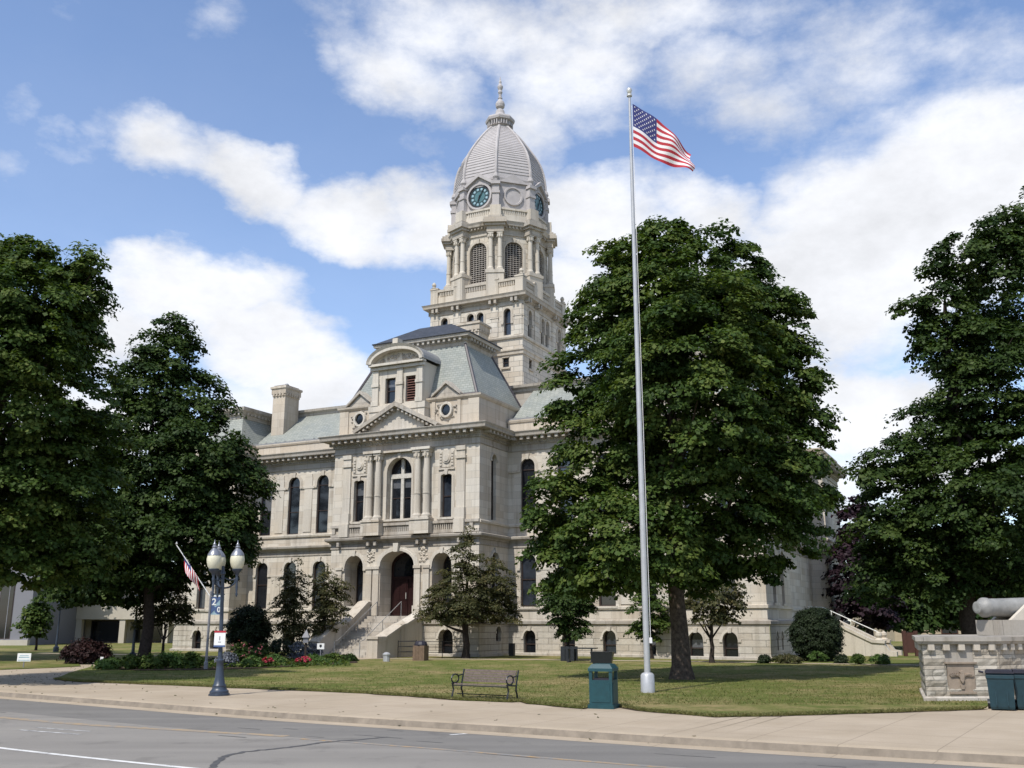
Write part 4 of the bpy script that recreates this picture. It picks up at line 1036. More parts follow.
# the big maple on the lawn
Y = 37.6; b = gnd(682, 680); b.z = .02
tree('maple_tree', 'large dense green maple with a thick trunk standing on the lawn behind the flagpole', 'tree', b,
     [P(690, 295, 68, 75, Y), P(648, 300, 60, 68, Y, -1), P(622, 375, 66, 78, Y), P(738, 335, 62, 72, Y), P(765, 385, 58, 60, Y), P(690, 400, 110, 115, Y), P(690, 390, 90, 110, Y, -3.2),
      P(610, 460, 62, 62, Y), P(765, 465, 68, 62, Y), P(690, 500, 118, 75, Y), P(585, 520, 48, 48, Y, -1.5), P(580, 560, 42, 40, Y, -1.5), P(640, 545, 80, 50, Y, -2.5), P(745, 540, 70, 50, Y, .5), P(690, 560, 60, 38, Y, 2), P(800, 500, 38, 44, Y, 1), P(605, 300, 32, 40, Y, .5), P(785, 335, 30, 40, Y), P(558, 515, 32, 46, Y, -1), P(556, 568, 32, 28, Y, -1), P(600, 575, 40, 26, Y, -1), P(615, 280, 28, 36, Y), P(594, 325, 26, 36, Y), P(665, 250, 34, 28, Y), P(735, 275, 34, 34, Y), P(565, 400, 18, 30, Y), P(690, 330, 85, 70, Y, -2), P(800, 410, 36, 42, Y), P(815, 480, 26, 34, Y, .5)],
     'leaf_maple', 1500, 150, .62, .175, .33, limb_n=12, fork=.25, low=2.6, flat=.75)
# near tree at the left edge
Y = 34
b = Vector((-21.5, 34, .02))
tree('maple_tree', 'tall sunlit maple cut off by the left edge of the view', 'tree', b,
     [P(15, 320, 72, 75, Y), P(28, 275, 40, 34, Y), P(85, 265, 20, 22, Y), P(60, 340, 45, 40, Y, 2), P(20, 330, 70, 70, Y, -2), P(82, 285, 26, 40, Y), P(75, 325, 36, 40, Y, 1), P(-60, 310, 95, 95, Y), P(40, 405, 78, 75, Y), P(-40, 430, 120, 100, Y), P(45, 490, 68, 62, Y, .5), P(-20, 520, 90, 75, Y), P(30, 560, 62, 48, Y, 1), P(90, 450, 38, 52, Y, 1), P(72, 545, 50, 40, Y, 1.5)],
     'leaf_lime', 1150, 130, .55, .16, .42, limb_n=10, low=3.2, flat=.75)
Y = 54
tree('maple_tree', 'maple mostly hidden behind the sunlit tree at the left edge', 'tree', Vector((-31.5, 54, .02)),
     [P(-60, 400, 120, 110, Y), P(-20, 480, 90, 80, Y), P(-110, 500, 130, 80, Y), P(-40, 330, 70, 60, Y), P(10, 540, 60, 40, Y, 2), P(20, 500, 70, 50, Y, 3), P(-120, 420, 120, 90, Y, 4)], 'leaf_dark', 520, 90, 1.0, .32, .34, limb_n=8, low=3.0, bark='bark_dark')
# second tree left of the building
Y = 53; b = gnd(147, 664); b.y = Y; b.x = (147 - 512) / F_PX * (Y * CP); b.z = .02
tree('maple_tree', 'pointed dark green maple between the left edge tree and the courthouse', 'tree', b,
     [P(168, 345, 26, 32, Y), P(160, 385, 45, 40, Y), P(185, 410, 45, 42, Y), P(140, 430, 60, 50, Y), P(200, 460, 52, 46, Y, -1), P(170, 480, 80, 60, Y), P(225, 500, 42, 42, Y, -.5), P(120, 510, 80, 58, Y), P(205, 535, 58, 38, Y, -1), P(150, 550, 105, 42, Y), P(85, 555, 60, 48, Y, 1), P(110, 585, 70, 24, Y, .5)],
     'leaf_dark', 1150, 130, .74, .21, .30, limb_n=12, low=2.2, bark='bark_dark', fork=.4, flat=.75)
# right edge tree
Y = 45; b = Vector((20.6, 45.5, .02))
tree('maple_tree', 'huge dark maple cut off by the right edge, rising behind the cannon wall', 'tree', b,
     [P(985, 265, 46, 44, Y), P(1040, 290, 80, 80, Y, 1), P(952, 262, 24, 16, Y), P(950, 345, 38, 38, Y), P(1000, 370, 70, 60, Y), P(1060, 400, 100, 100, Y), P(1003, 450, 62, 50, Y), P(925, 462, 32, 26, Y, 1), P(905, 505, 46, 34, Y, .5), P(960, 520, 80, 52, Y), P(1040, 540, 100, 66, Y), P(890, 545, 40, 34, Y), P(930, 585, 70, 30, Y, 1), P(1000, 590, 70, 26, Y, 1), P(1035, 215, 18, 30, Y), P(868, 540, 20, 18, Y), P(940, 300, 26, 34, Y), P(965, 335, 40, 50, Y, 1), P(975, 410, 45, 45, Y), P(985, 500, 70, 60, Y, -2), P(1015, 245, 34, 40, Y), P(915, 325, 24, 30, Y), P(890, 465, 28, 24, Y), P(866, 478, 20, 14, Y), P(930, 440, 40, 40, Y, 1), P(880, 575, 40, 34, Y, 1), P(935, 560, 60, 50, Y, 1)],
     'leaf_dark', 1300, 135, .68, .19, .36, limb_n=12, low=2.6, bark='bark_dark', fork=.25, flat=.75)
Y = 74; b = Vector((25.9, 74, .02))
tree('plum_tree', 'dark purple leaved tree beyond the right end of the courthouse', 'tree', b,
     [P(862, 540, 18, 40, Y), P(855, 570, 26, 45, Y), P(868, 600, 30, 34, Y), P(850, 515, 8, 22, Y)], 'leaf_purple', 130, 90, .9, .3, .3, low=1.5, bark='bark_dark')
Y = 84
for i, (px, py, rx, ry, yy, lab) in enumerate([(915, 585, 50, 55, 82, 'deep green background tree behind the side stairs'), (985, 580, 60, 60, 95, 'deep green background tree behind the cannon barrel'), (1060, 570, 60, 70, 90, 'background tree half out of view at far right')]):
    b = Vector(((px - 512) / F_PX * yy * CP, yy, 0))
    tree('shade_tree', lab, 'tree', b, [P(px, py, rx, ry, yy), P(px - 20, py + 25, rx * .8, ry * .6, yy), P(px + 20, py + 25, rx * .7, ry * .6, yy, -1), P(px, py + 40, rx * .9, 24, yy)], 'leaf_dark', 240, 90, 1.2, .42, .3, low=1.6, bark='bark_dark', group='background trees right of the building')
for i, (px, py, rx, ry, yy, lab) in enumerate([(28, 560, 60, 50, 100, 'background tree behind the grey panel building'), (110, 540, 60, 60, 105, 'background tree behind the concrete canopy building')]):
    b = Vector(((px - 512) / F_PX * yy * CP, yy, 0))
    tree('shade_tree', lab, 'tree', b, [P(px, py, rx, ry, yy), P(px + 20, py + 10, rx * .8, ry * .6, yy)], 'leaf_dark', 110, 80, 1.5, .5, .3, low=3.5, bark='bark_dark', group='background trees left of the building')
def small_tree(label, px, py, Y, lobes, leaf, n, per, cr, ls, tr, low=.6, **k):
    b = Vector(((px - 512) / F_PX * ((Y) * CP), Y, .03)); b.x = at(px, py, Y).x
    return tree('small_tree', label, 'tree', b, [P(*l[:4], Y, *(l[4:])) for l in lobes], leaf, n, per, cr, ls, tr, low=low, bark='bark_dark', **k)
small_tree('thin branched olive brown ornamental tree right of the entrance steps', 466, 655, 58.6, [(462, 592, 36, 30), (485, 585, 30, 30), (440, 607, 22, 18), (465, 560, 18, 22), (500, 600, 24, 26), (470, 612, 42, 14), (470, 540, 7, 14), (508, 618, 16, 10), (440, 620, 24, 10), (470, 600, 44, 28), (425, 612, 12, 10)], 'leaf_olive', 480, 55, .44, .13, .20, low=1.9, shell=.3, stems=1, limb_n=12, fork=.3)
small_tree('slim olive brown ornamental tree nearest the entrance steps on their left', 322, 652, 60.5, [(325, 590, 16, 26), (330, 610, 20, 24), (318, 625, 16, 16), (340, 590, 10, 14), (328, 600, 18, 34)], 'leaf_olive', 170, 44, .44, .13, .10, shell=.1, low=.5)
small_tree('slim olive brown ornamental tree further left of the entrance steps', 292, 652, 61, [(292, 585, 15, 22), (288, 610, 18, 26), (298, 630, 20, 16), (300, 565, 6, 10), (292, 605, 18, 36)], 'leaf_olive', 175, 44, .44, .13, .10, shell=.1, low=.5)
small_tree('little two tiered green tree in front of the right wing', 569, 662, 55, [(565, 606, 24, 20), (575, 632, 20, 15), (555, 600, 18, 14), (580, 602, 18, 16), (565, 585, 12, 14), (568, 608, 24, 24)], 'leaf_dark', 260, 60, .38, .14, .10, low=1.0, shell=.4)
small_tree('round green sapling just right of the flagpole base', 652, 657, 58, [(648, 612, 20, 20), (655, 625, 20, 16), (642, 630, 14, 12)], 'leaf_maple', 90, 60, .42, .16, .09, low=1.0, shell=.4)
small_tree('brownish open crowned small tree right of the big maple trunk', 712, 662, 52, [(712, 605, 36, 14), (730, 592, 22, 12), (695, 600, 22, 14), (715, 618, 26, 8)], 'leaf_olive', 90, 45, .48, .17, .13, low=1.9, shell=.3, limb_n=9)
small_tree('small brownish tree below the pointed maple at left', 163, 656, 55, [(165, 605, 28, 20), (150, 620, 18, 14), (178, 615, 16, 14)], 'leaf_olive', 80, 50, .5, .17, .09, low=1.2, shell=.3)
small_tree('bushy little green tree before the grey panel building', 36, 648, 75, [(34, 622, 13, 18), (40, 610, 10, 14)], 'leaf_maple', 60, 60, .6, .24, .09, low=.4, shell=.3)
def shrub(name, label, px, pyb, rx, ry, leaf, n, per, cr, ls, Y=None, up=.3, shell=.8, group=None, flat=.8):
    if Y is None: g = gnd(px, pyb); Y = g.y
    c = at(px, pyb - ry, Y); zc = (c.y * CP + (c.z - EYE) * SP) / F_PX
    base = Vector((c.x, Y, .02)); rz = ry * zc
    T = thing(name, label, 'shrub', tuple(base), 0, group)
    h = max(.1, c.z)
    pts = clump_points([((0, 0, h * .9), (rx * zc, rx * zc, min(rz, h) * 1.0))], n, per, cr, flat, shell, up, .03)
    pts = (pts[0] * np.array([1, 1, 1]), pts[1], pts[2]); pts[0][:, 2] = np.maximum(pts[0][:, 2], .02)
    link(leaf_mesh('foliage', *pts[:2], ls, pts[2], M[leaf]), 'foliage', T)
    mb = MB()
    for k in range(5):
        a = 1.256 * k; mb.tube([(0, 0, -.05), (.12 * rx * zc * math.cos(a), .12 * rx * zc * math.sin(a), h * .5), (.5 * rx * zc * math.cos(a), .5 * rx * zc * math.sin(a), h * 1.1)], [.04, .03, .012], 6)
    mb.build('stems', M['bark_dark'], T)
    return T
shrub('yew_shrub', 'big rounded clipped dark yew against the right end of the courthouse', 816, 659, 23, 26, 'leaf_ever', 520, 110, .28, .085, Y=54.5, shell=.9)
shrub('spruce_bush', 'dark bushy evergreen against the left wing behind the street lamp', 250, 652, 21, 24, 'leaf_ever', 230, 70, .40, .14, Y=62, shell=.5)
shrub('box_shrub', 'small clipped green box shrub in front of the big yew', 817, 662, 9, 5, 'leaf_fresh', 60, 60, .16, .07, Y=53.4)
shrub('low_shrub', 'tiny dark shrub at the battered corner of the right pavilion', 764, 664, 5, 4.5, 'leaf_ever', 40, 50, .16, .07)
shrub('low_shrub', 'flat spreading brown green juniper left of the clipped yew', 787, 664, 14, 4, 'leaf_olive', 60, 50, .18, .08)
shrub('low_shrub', 'olive tussock at the foot of the side stairs', 880, 665, 9, 5, 'leaf_fresh', 50, 50, .16, .08)
shrub('low_shrub', 'small green mound between yew and side stairs', 858, 665, 6, 5, 'leaf_maple', 40, 50, .16, .08)
shrub('low_shrub', 'small dark mound right beside the clipped yew', 842, 664, 6, 4, 'leaf_ever', 40, 50, .16, .08)
shrub('barberry_shrub', 'dark red barberry mound behind the flower bed at left', 86, 665, 22, 12, 'leaf_barberry', 150, 60, .36, .13, Y=51.5, shell=.5)
# flower bed
sheet('flower_bed', [g2(92, 669), g2(140, 671.5), g2(200, 671), g2(250, 669.5), g2(300, 667), g2(358, 663.5), g2(352, 659), g2(280, 659.5), g2(200, 660), g2(110, 662)], .05, M['soil'])
def bedplants():
    spec = [(108, 670, 11, 5, 'leaf_fresh', 'low bright green plant at the left tip of the flower bed'), (130, 670, 12, 7, 'leaf_maple', 'leafy green plant near the left tip of the flower bed'), (152, 670, 13, 8, 'leaf_maple', 'broad leafy green clump left of the banner pole'), (172, 669, 13, 8, 'leaf_fresh', 'fresh green clump just left of the banner pole'),
            (192, 669, 9, 8, 'leaf_maple', 'green clump at the foot of the banner pole'), (228, 667, 9, 7, 'leaf_silver', 'silvery plant just right of the street lamp'), (240, 664, 10, 11, 'leaf_dark', 'rose bush with pink blooms right of the street lamp'), (252, 668, 10, 5, 'leaf_fresh', 'low fresh green plant in front of the rose bush'),
            (262, 662, 10, 9, 'leaf_dark', 'dark leafy clump behind the fresh green plant'), (280, 661, 12, 11, 'leaf_ever', 'tall dark green clump in the middle of the bed'), (297, 660, 9, 9, 'leaf_silver', 'pale lavender clump in the right half of the bed'), (275, 666, 10, 5, 'leaf_fresh', 'bright green edging plant left of the red flowers'),
            (315, 664, 11, 4, 'leaf_fresh', 'low green plant right of the red flowers'), (332, 663, 11, 4, 'leaf_maple', 'low green plant near the right tip of the bed'), (348, 662, 8, 3, 'leaf_dark', 'last low plant at the right tip of the bed'), (312, 659, 10, 8, 'leaf_silver', 'grey violet clump beside the little lantern post')]
    for px, py, rx, ry, lf, lab in spec:
        T = shrub('bed_plant', lab, px, py, rx, ry, lf, 46, 40, .22, .11, shell=.5, group='plants of the flower bed')
        if 'rose' in lab:
            c = clump_points([((0, 0, .7), (.55, .5, .45))], 16, 7, .07, 1.0, .9, .4)
            link(leaf_mesh('blossom', c[0], c[1], .06, c[2], M['bloom_pink']), 'blossom', T)
    for px, py, rx, lab in ((267, 667.5, 6, 'cluster of red flowers left of the centre of the bed'), (303, 666.5, 8, 'wider cluster of red flowers right of the centre of the bed'), (228, 660, 5, 'small red flowers behind the street lamp')):
        T = shrub('flowering_plant', lab, px, py, rx, 3, 'leaf_dark', 20, 25, .14, .09, shell=.5, group='red flowering plants')
        c = clump_points([((0, 0, .28), (rx * .045, rx * .045, .12))], 40, 9, .08, 1.0, .8, .6)
        link(leaf_mesh('blossom', c[0], c[1], .085, c[2], M['bloom_red']), 'blossom', T)
bedplants()
# ground cover stuff in the bed
pts = []
for k in range(2600):
    px = random.uniform(95, 350); t = (px - 95) / 255; py = random.uniform(661.5, 670.5 - 5.5 * max(0, t - .35)); g = gnd(px, py); pts.append((g.x, g.y, .06 + random.uniform(0, .16)))
pts = np.array(pts); nn = rng.normal(size=pts.shape) * .5 + np.array([0, 0, 1]); nn /= np.linalg.norm(nn, axis=1)[:, None]
o = link(leaf_mesh('ground_cover', pts, nn, .15, rng.random(len(pts)), M['leaf_maple']), 'ground_cover'); tag(o, 'mixed low green ground cover filling the flower bed', 'ground cover', kind='stuff')
# grass blades along the lawn edges and scattered over the lawn
def blades():
    C = []
    fe = [Vector(p) for p in front_edge]
    for k in range(26000):
        i = random.randrange(len(fe) - 1); p = fe[i].lerp(fe[i + 1], random.random()); C.append((p.x + random.gauss(0, .05), p.y + abs(random.gauss(0, .22)) - .05, .03))
    for k in range(42000):
        px = random.uniform(70, 1000); py = 664 + 48 * random.random() ** .8; g = gnd(px, py)
        if py > 704 and px < 560 or py > 680 + (px - 60) * .058 - 3 or py > 706: continue
        C.append((g.x, g.y, .03))
    C = np.array(C); n = len(C)
    ang = rng.uniform(0, 2 * np.pi, n); h = rng.uniform(.02, .05, n); w = rng.uniform(.006, .014, n)
    side = np.stack([np.cos(ang), np.sin(ang), np.zeros(n)], 1); lean = np.stack([rng.normal(size=n) * .03, rng.normal(size=n) * .03, h], 1)
    v = np.empty((n, 4, 3), np.float32); v[:, 0] = C - side * w[:, None]; v[:, 1] = C + side * w[:, None]; v[:, 2] = C + lean + side * w[:, None] * .3; v[:, 3] = C + lean - side * w[:, None] * .3
    me = bpy.data.meshes.new('grass'); me.vertices.add(n * 4); me.vertices.foreach_set('co', v.reshape(-1)); me.loops.add(n * 4); me.loops.foreach_set('vertex_index', np.arange(n * 4, dtype=np.int32))
    me.polygons.add(n); me.polygons.foreach_set('loop_start', np.arange(0, n * 4, 4, dtype=np.int32))
    a = me.attributes.new('tone', 'FLOAT', 'FACE'); a.data.foreach_set('value', rng.random(n).astype(np.float32)); me.materials.append(M['blade']); me.update(calc_edges=True); me.validate()
    tag(link(me, 'grass'), 'short mown grass blades fringing the lawn', 'grass', kind='stuff')
blades()
# dry leaves on the pavement and in the gutter
mb_pts = []
for k in range(230):
    px = random.uniform(0, 700); base = 691 + px * .066
    py = base + random.gauss(3, 3) if random.random() < .6 else random.uniform(672, base)
    if py < 670: continue
    z = .012 if py < base - 1 else -.125
    g = gnd(px, py, z); mb_pts.append((g.x, g.y, z))
for k in range(170):
    g = gnd(random.uniform(0, 125), random.gauss(678, 4.5), .012)
    if g.y > 0: mb_pts.append((g.x, g.y, .012))
pts = np.array(mb_pts); nn = rng.normal(size=pts.shape) * .25 + np.array([0, 0, 1]); nn /= np.linalg.norm(nn, axis=1)[:, None]
tag(link(leaf_mesh('dry_leaves', pts, nn, .075, rng.random(len(pts)), M['leaf_olive']), 'dry_leaves'), 'scattered dry leaves along the kerb', 'leaves', kind='stuff')

# ------------------------------------------------------------------ street furniture
SA = -R(32.2)
# bench: local x along the seat, -y faces the road
b0, b1 = gnd(451, 699), gnd(508, 701.8)
mid = (b0 + b1) / 2; ba = math.atan2(b1.y - b0.y, b1.x - b0.x)
B = thing('park_bench', 'wooden slatted park bench with black iron arm loops on the pavement edge', 'bench', (mid.x, mid.y, 0), ba)
L = (b1 - b0).length / 2 - .03
mb = MB()
for k in range(5): mb.box(-L + .05, L - .05, .02 + k * .085, .08 + k * .085, .385 - k * .006, .412 - k * .006)
mb.build('seat', M['wood'], B)
mb = MB()
for k in range(5):
    z = .44 + k * .066; y = .455 + k * .022; mb.box(-L + .05, L - .05, y, y + .025, z, z + .056)
mb.build('backrest', M['wood'], B)
for s in (-1, 1):
    mb = MB(); x = s * L
    mb.tube([(x, -.01, .0), (x, .02, .12), (x, .07, .25), (x, .02, .38), (x, .0, .42)], .024, 8)
    mb.tube([(x, .0, .41), (x, .45, .37), (x, .565, .765)], .024, 8)
    mb.tube([(x, .53, .0), (x, .50, .13), (x, .44, .26), (x, .46, .40)], .024, 8)
    mb.box(x - .05, x + .05, -.06, .03, 0, .025); mb.box(x - .05, x + .05, .49, .58, 0, .025)
    mb.build('leg_frame', M['iron'], B)
    mb = MB(); n = 14
    mb.tube([(x, .14 + .15 * math.cos(t) * 1.15, .53 + .115 * math.sin(t)) for t in [math.pi * 2 * k / n - 1.5 for k in range(n + 1)]], .02, 7)
    mb.tube([(x, .30, .60), (x, .50, .63)], .018, 7)
    mb.build('armrest', M['iron'], B)
mb = MB(); mb.tube([(-L, .25, .13), (L, .25, .13)], .014, 6); mb.tube([(-L, .03, .36), (L, .03, .36)], .016, 6); mb.build('tie_bar', M['iron'], B)
# litter bin with openings
g = gnd(605, 708.8); LB = thing('litter_bin', 'square teal litter bin with open slots standing on the pavement edge', 'litter bin', (g.x, g.y + .25, 0), -R(20))
mb = MB(); w = .285
mb.box(-w - .035, w + .035, -w - .035, w + .035, 0, .09); mb.box(-w, w, -w, w, .09, .66)
for a in range(4):
    m4 = Matrix.Rotation(a * math.pi / 2, 4, 'Z')
    mb.box(-w + .055, w - .055, -w - .012, -w + .001, .15, .6, 0, m4)
    mb.box(-w, -w + .075, -w, -w + .075, .66, .86, 0, m4)
mb.build('body', M['teal'], LB)
mb = MB(); mb.box(-w + .03, w - .03, -w + .03, w - .03, .60, .664); mb.box(-.2, .2, -.2, .2, .66, .70); mb.build('liner', M['bin_lid'], LB)
mb = MB(); mb.box(-w - .02, w + .02, -w - .02, w + .02, .86, .93)
mb.grid([[(-w - .02, -w - .02, .93), (w + .02, -w - .02, .93), (w + .02, w + .02, .93), (-w - .02, w + .02, .93)], [(-w + .06, -w + .06, 1.03), (w - .06, -w + .06, 1.03), (w - .06, w - .06, 1.03), (-w + .06, w - .06, 1.03)]], closed_u=True); mb.face([(-w + .06, -w + .06, 1.03), (w - .06, -w + .06, 1.03), (w - .06, w - .06, 1.03), (-w + .06, w - .06, 1.03)])
mb.build('hood', M['teal'], LB)
# wheeled bins
def wheelie(px, label, rz):
    g = gnd(px, 711); cc_ = at(px, 690, 24.45); W = thing('wheeled_bin', label, 'wheeled bin', (cc_.x, 24.45, 0), rz, 'dark teal wheeled bins by the cannon wall')
    mb = MB(); rows = []
    for z, hx, hy in ((.03, .25, .24), (.08, .26, .26), (.70, .285, .33), (.73, .30, .35), (.80, .30, .35), (.84, .285, .33)):
        rows.append([(-hx, -hy, z), (hx, -hy, z), (hx, hy, z), (-hx, hy, z)])
    mb.grid(rows, closed_u=True); mb.face(rows[0][::-1])
    for x in (-.12, .12): mb.box(x - .012, x + .012, -.30, -.24, .12, .66)
    mb.build('body', M['teal_dark'], W)
    mb = MB(); mb.box(-.31, .31, -.38, .40, .845, .885); mb.box(-.28, .28, -.3, .33, .885, .915); mb.tube([(-.34, -.40, .865), (-.44, -.42, .89)], .03, 6); mb.build('lid', M['bin_lid'], W)
    mb = MB(); mb.tube([(-.25, .42, .80), (.25, .42, .80)], .018, 7); mb.build('handle', M['bin_lid'], W)
    for s in (-1, 1):
        mb = MB(); mb.tube([(s * .25, .27, .11), (s * .32, .27, .11)], .11, 16); mb.build('wheel', M['iron'], W)
wheelie(1001, 'dark teal wheeled bin fully in view in front of the stone cannon wall', -.44)
wheelie(1027.5, 'dark teal wheeled bin cut off by the right edge of the photo', -.40)
# triple globe lamp
g = gnd(219, 695.5); LP = thing('street_lamp', 'dark blue street lamp with three cream globes on the pavement', 'street lamp', (g.x, g.y, 0), 0)
mb = MB(); mb.lathe([(.30, 0), (.30, .05), (.27, .06), (.27, .12), (.22, .16), (.19, .24), (.20, .27), (.16, .32), (.13, .5), (.105, .75), (.10, .9), (.115, .92), (.115, .97), (.075, 1.0), (.062, 1.3), (.055, 2.6), (.048, 3.35), (.075, 3.38), (.075, 3.44), (.05, 3.48), (.045, 3.62)], (0, 0), 12); mb.build('post', M['lamp_blue'], LP, True)
def lamp_head(x, y, z, par):
    mb = MB(); mb.lathe([(.04, z - .32), (.05, z - .25), (.035, z - .2), (.07, z - .1), (.12, z - .05), (.15, z), (.15, z + .02)], (x, y), 12); a = mb.build('lamp_cup', M['lamp_blue'], par, True)
    mb = MB(); mb.lathe([(.13, z + .02), (.18, z + .10), (.205, z + .22), (.21, z + .30), (.19, z + .40), (.15, z + .46)], (x, y), 16); mb.build('globe', M['globe'], par, True)
    mb = MB(); mb.lathe([(.20, z + .40), (.185, z + .45), (.135, z + .53), (.09, z + .58), (.06, z + .62), (.08, z + .65), (.045, z + .69), (.05, z + .73), (.02, z + .77), (.008, z + .86)], (x, y), 12); mb.build('globe_cap', M['galv'], par, True)
for s in range(3):
    x = .40
    mb = MB(); mb.tube([(0, 0, 2.98), (.18, 0, 3.0), (.33, 0, 3.1), (x, 0, 3.32)], .026, 7); mb.tube([(0, 0, 3.30), (.2, 0, 3.20), (x, 0, 3.24)], .018, 6)
    mb.lathe([(.012, 2.72), (.04, 2.8), (.02, 2.85), (.04, 3.0), (.03, 3.1), (.045, 3.2)], (x, 0), 8)
    me_ = mb.mesh('lamp_arm', M['lamp_blue'], True); LPA = link(me_, 'lamp_arm', LP, (0, 0, 0), R(6 + 120 * s)); lamp_head(x, 0, 3.50, LPA)
LP.rotation_euler = (0, -.036, 0)
SG = thing('notice_sign', 'small white notice with red top and blue foot fixed to the street lamp post', 'sign', (g.x - .05, g.y - .12, 1.33), R(4))
mb = MB(); mb.box(-.155, .155, -.02, .02, .05, .40); mb.build('board', M['white'], SG)
mb = MB(); mb.box(-.16, .16, -.026, .024, .40, .45); mb.build('red_band', M['red'], SG)
mb = MB(); mb.box(-.16, .16, -.026, .024, 0, .05); mb.build('blue_band', M['banner_blue'], SG)
mb = MB(); mb.box(-.012, .012, -.024, -.02, .19, .30); mb.box(-.04, .04, -.024, -.02, .13, .15); mb.build('printed_mark', M['panel_grey'], SG)
def flat_sign(name, label, px, pyb, w, h, z, post=True, mat='white', catg='sign', Y=None):
    g = gnd(px, pyb) if Y is None else at(px, 640, Y); T = thing(name, label, catg, (g.x, g.y, .03), 0)
    mb = MB(); mb.box(-w / 2, w / 2, -.012, .012, z, z + h); mb.build('board', M[mat], T)
    if post:
        mb = MB(); mb.box(-.02, .02, .012, .04, 0, z + h * .8); mb.build('stake', M['panel_grey'], T)
    return T
T = flat_sign('lawn_sign', 'low pale blue white sign staked in the shaded lawn at far left', 23, 668, .62, .36, .26)
mb = MB(); mb.box(-.27, .27, -.016, -.012, .3, .33); mb.box(-.24, .24, -.016, -.012, .42, .46); mb.box(-.2, .2, -.016, -.012, .5, .53); mb.build('printed_mark', M['banner_pale'], T)
flat_sign('marker_post', 'small upright white marker among the plants at the left tip of the bed', 101, 668, .14, .32, .14)
T = flat_sign('garden_sign', 'small white square sign with a dark emblem left of the steps', 320, 662, .38, .30, .62)
mb = MB(); mb.prism([(-.07, .77), (0, .69), (.07, .77), (.05, .86), (-.05, .86)], lambda a, b, d: (a, d, b), -.018, -.012); mb.build('printed_mark', M['iron'], T)
# small lantern post by the steps
g = gnd(305, 662); T = thing('lantern_post', 'little dark pagoda lantern on a short post among the bed plants', 'lantern', (g.x, g.y, .03))
mb = MB(); mb.box(-.05, .05, -.05, .05, 0, .95); mb.build('post', M['bark_dark'], T)
mb = MB(); mb.box(-.13, .13, -.13, .13, .95, 1.25); mb.lathe([(.28, 1.22), (.2, 1.34), (.06, 1.55), (.02, 1.62)], (0, 0), 4, phase=math.pi / 4); mb.build('lantern_house', M['panel_grey'], T)
# lamp posts further back
for px, Y, lab, hh in ((134, 57, 'single globe lamp post under the pointed maple', 3.3), (57, 72, 'slim dark lamp post before the canopy building at far left', 3.2)):
    c = at(px, 640, Y); T = thing('lamp_post', lab, 'street lamp', (c.x, Y, 0.02))
    mb = MB(); mb.lathe([(.2, 0), (.2, .3), (.1, .4), (.07, 1.2), (.055, hh - .3), (.09, hh - .28), (.09, hh - .2)], (0, 0), 8); mb.build('post', M['lamp_blue'], T)
    mb = MB(); mb.lathe([(.1, hh - .2), (.2, hh), (.19, hh + .16), (.05, hh + .24)], (0, 0), 10); mb.build('globe', M['globe'] if px > 100 else M['lamp_blue'], T)
# banner pole with flag
Y = 44.6; c = at(207, 650, Y); BP = thing('banner_pole', 'grey banner pole rising from the flower bed left of the street lamp', 'pole', (c.x, Y, .03))
mb = MB(); mb.lathe([(.09, 0), (.09, .3), (.06, .35), (.05, 3.3), (.03, 3.36)], (0, 0), 8); mb.build('shaft', M['panel_grey'], BP)
mb = MB(); mb.tube([(0, 0, 3.22), (.62, 0, 3.20)], .02, 6); mb.build('bracket', M['iron'], BP)
BN = thing('street_banner', 'blue street banner with the numerals 2 and 0 hanging from the banner pole', 'banner', (c.x, Y, .03))
mb = MB(); mb.box(.05, .60, -.012, .0, 2.32, 3.18); cl = mb.build('cloth', M['banner_pale'], BN)
mb = MB(); mb.face([(.05, -.014, 2.55), (.05, -.014, 3.10), (.54, -.014, 3.10)]); mb.face([(.05, -.0145, 2.34), (.05, -.0145, 2.8), (.3, -.0145, 2.6)]); n = 18
mb.face([(.40 + .19 * math.cos(2 * math.pi * k / n), -.016, 2.53 + .19 * math.sin(2 * math.pi * k / n)) for k in range(n)])
mb.build('blue_field', M['banner_blue'], BN); mb = MB(); mb.box(.05, .6, -.015, -.012, 3.10, 3.16); mb.build('white_band', M['white'], BN)
def numeral(txt, par, x, y, z, size, mat):
    cu = bpy.data.curves.new('numeral', 'FONT'); cu.body = txt; cu.size = size; cu.extrude = .002; cu.align_x = 'CENTER'; cu.align_y = 'CENTER'; cu.materials.append(mat); cu.offset = .008
    t_ = bpy.data.objects.new('t_', cu); col.objects.link(t_); bpy.context.view_layer.update(); me = bpy.data.meshes.new_from_object(t_); bpy.data.objects.remove(t_); me.name = 'numeral'
    o = bpy.data.objects.new('numeral', me); col.objects.link(o); o.parent = par; o.location = (x, y, z); o.rotation_euler = (math.pi / 2, 0, 0); return o
numeral('2', BN, .17, -.02, 2.86, .40, M['white']); numeral('0', BN, .40, -.022, 2.53, .31, M['white'])
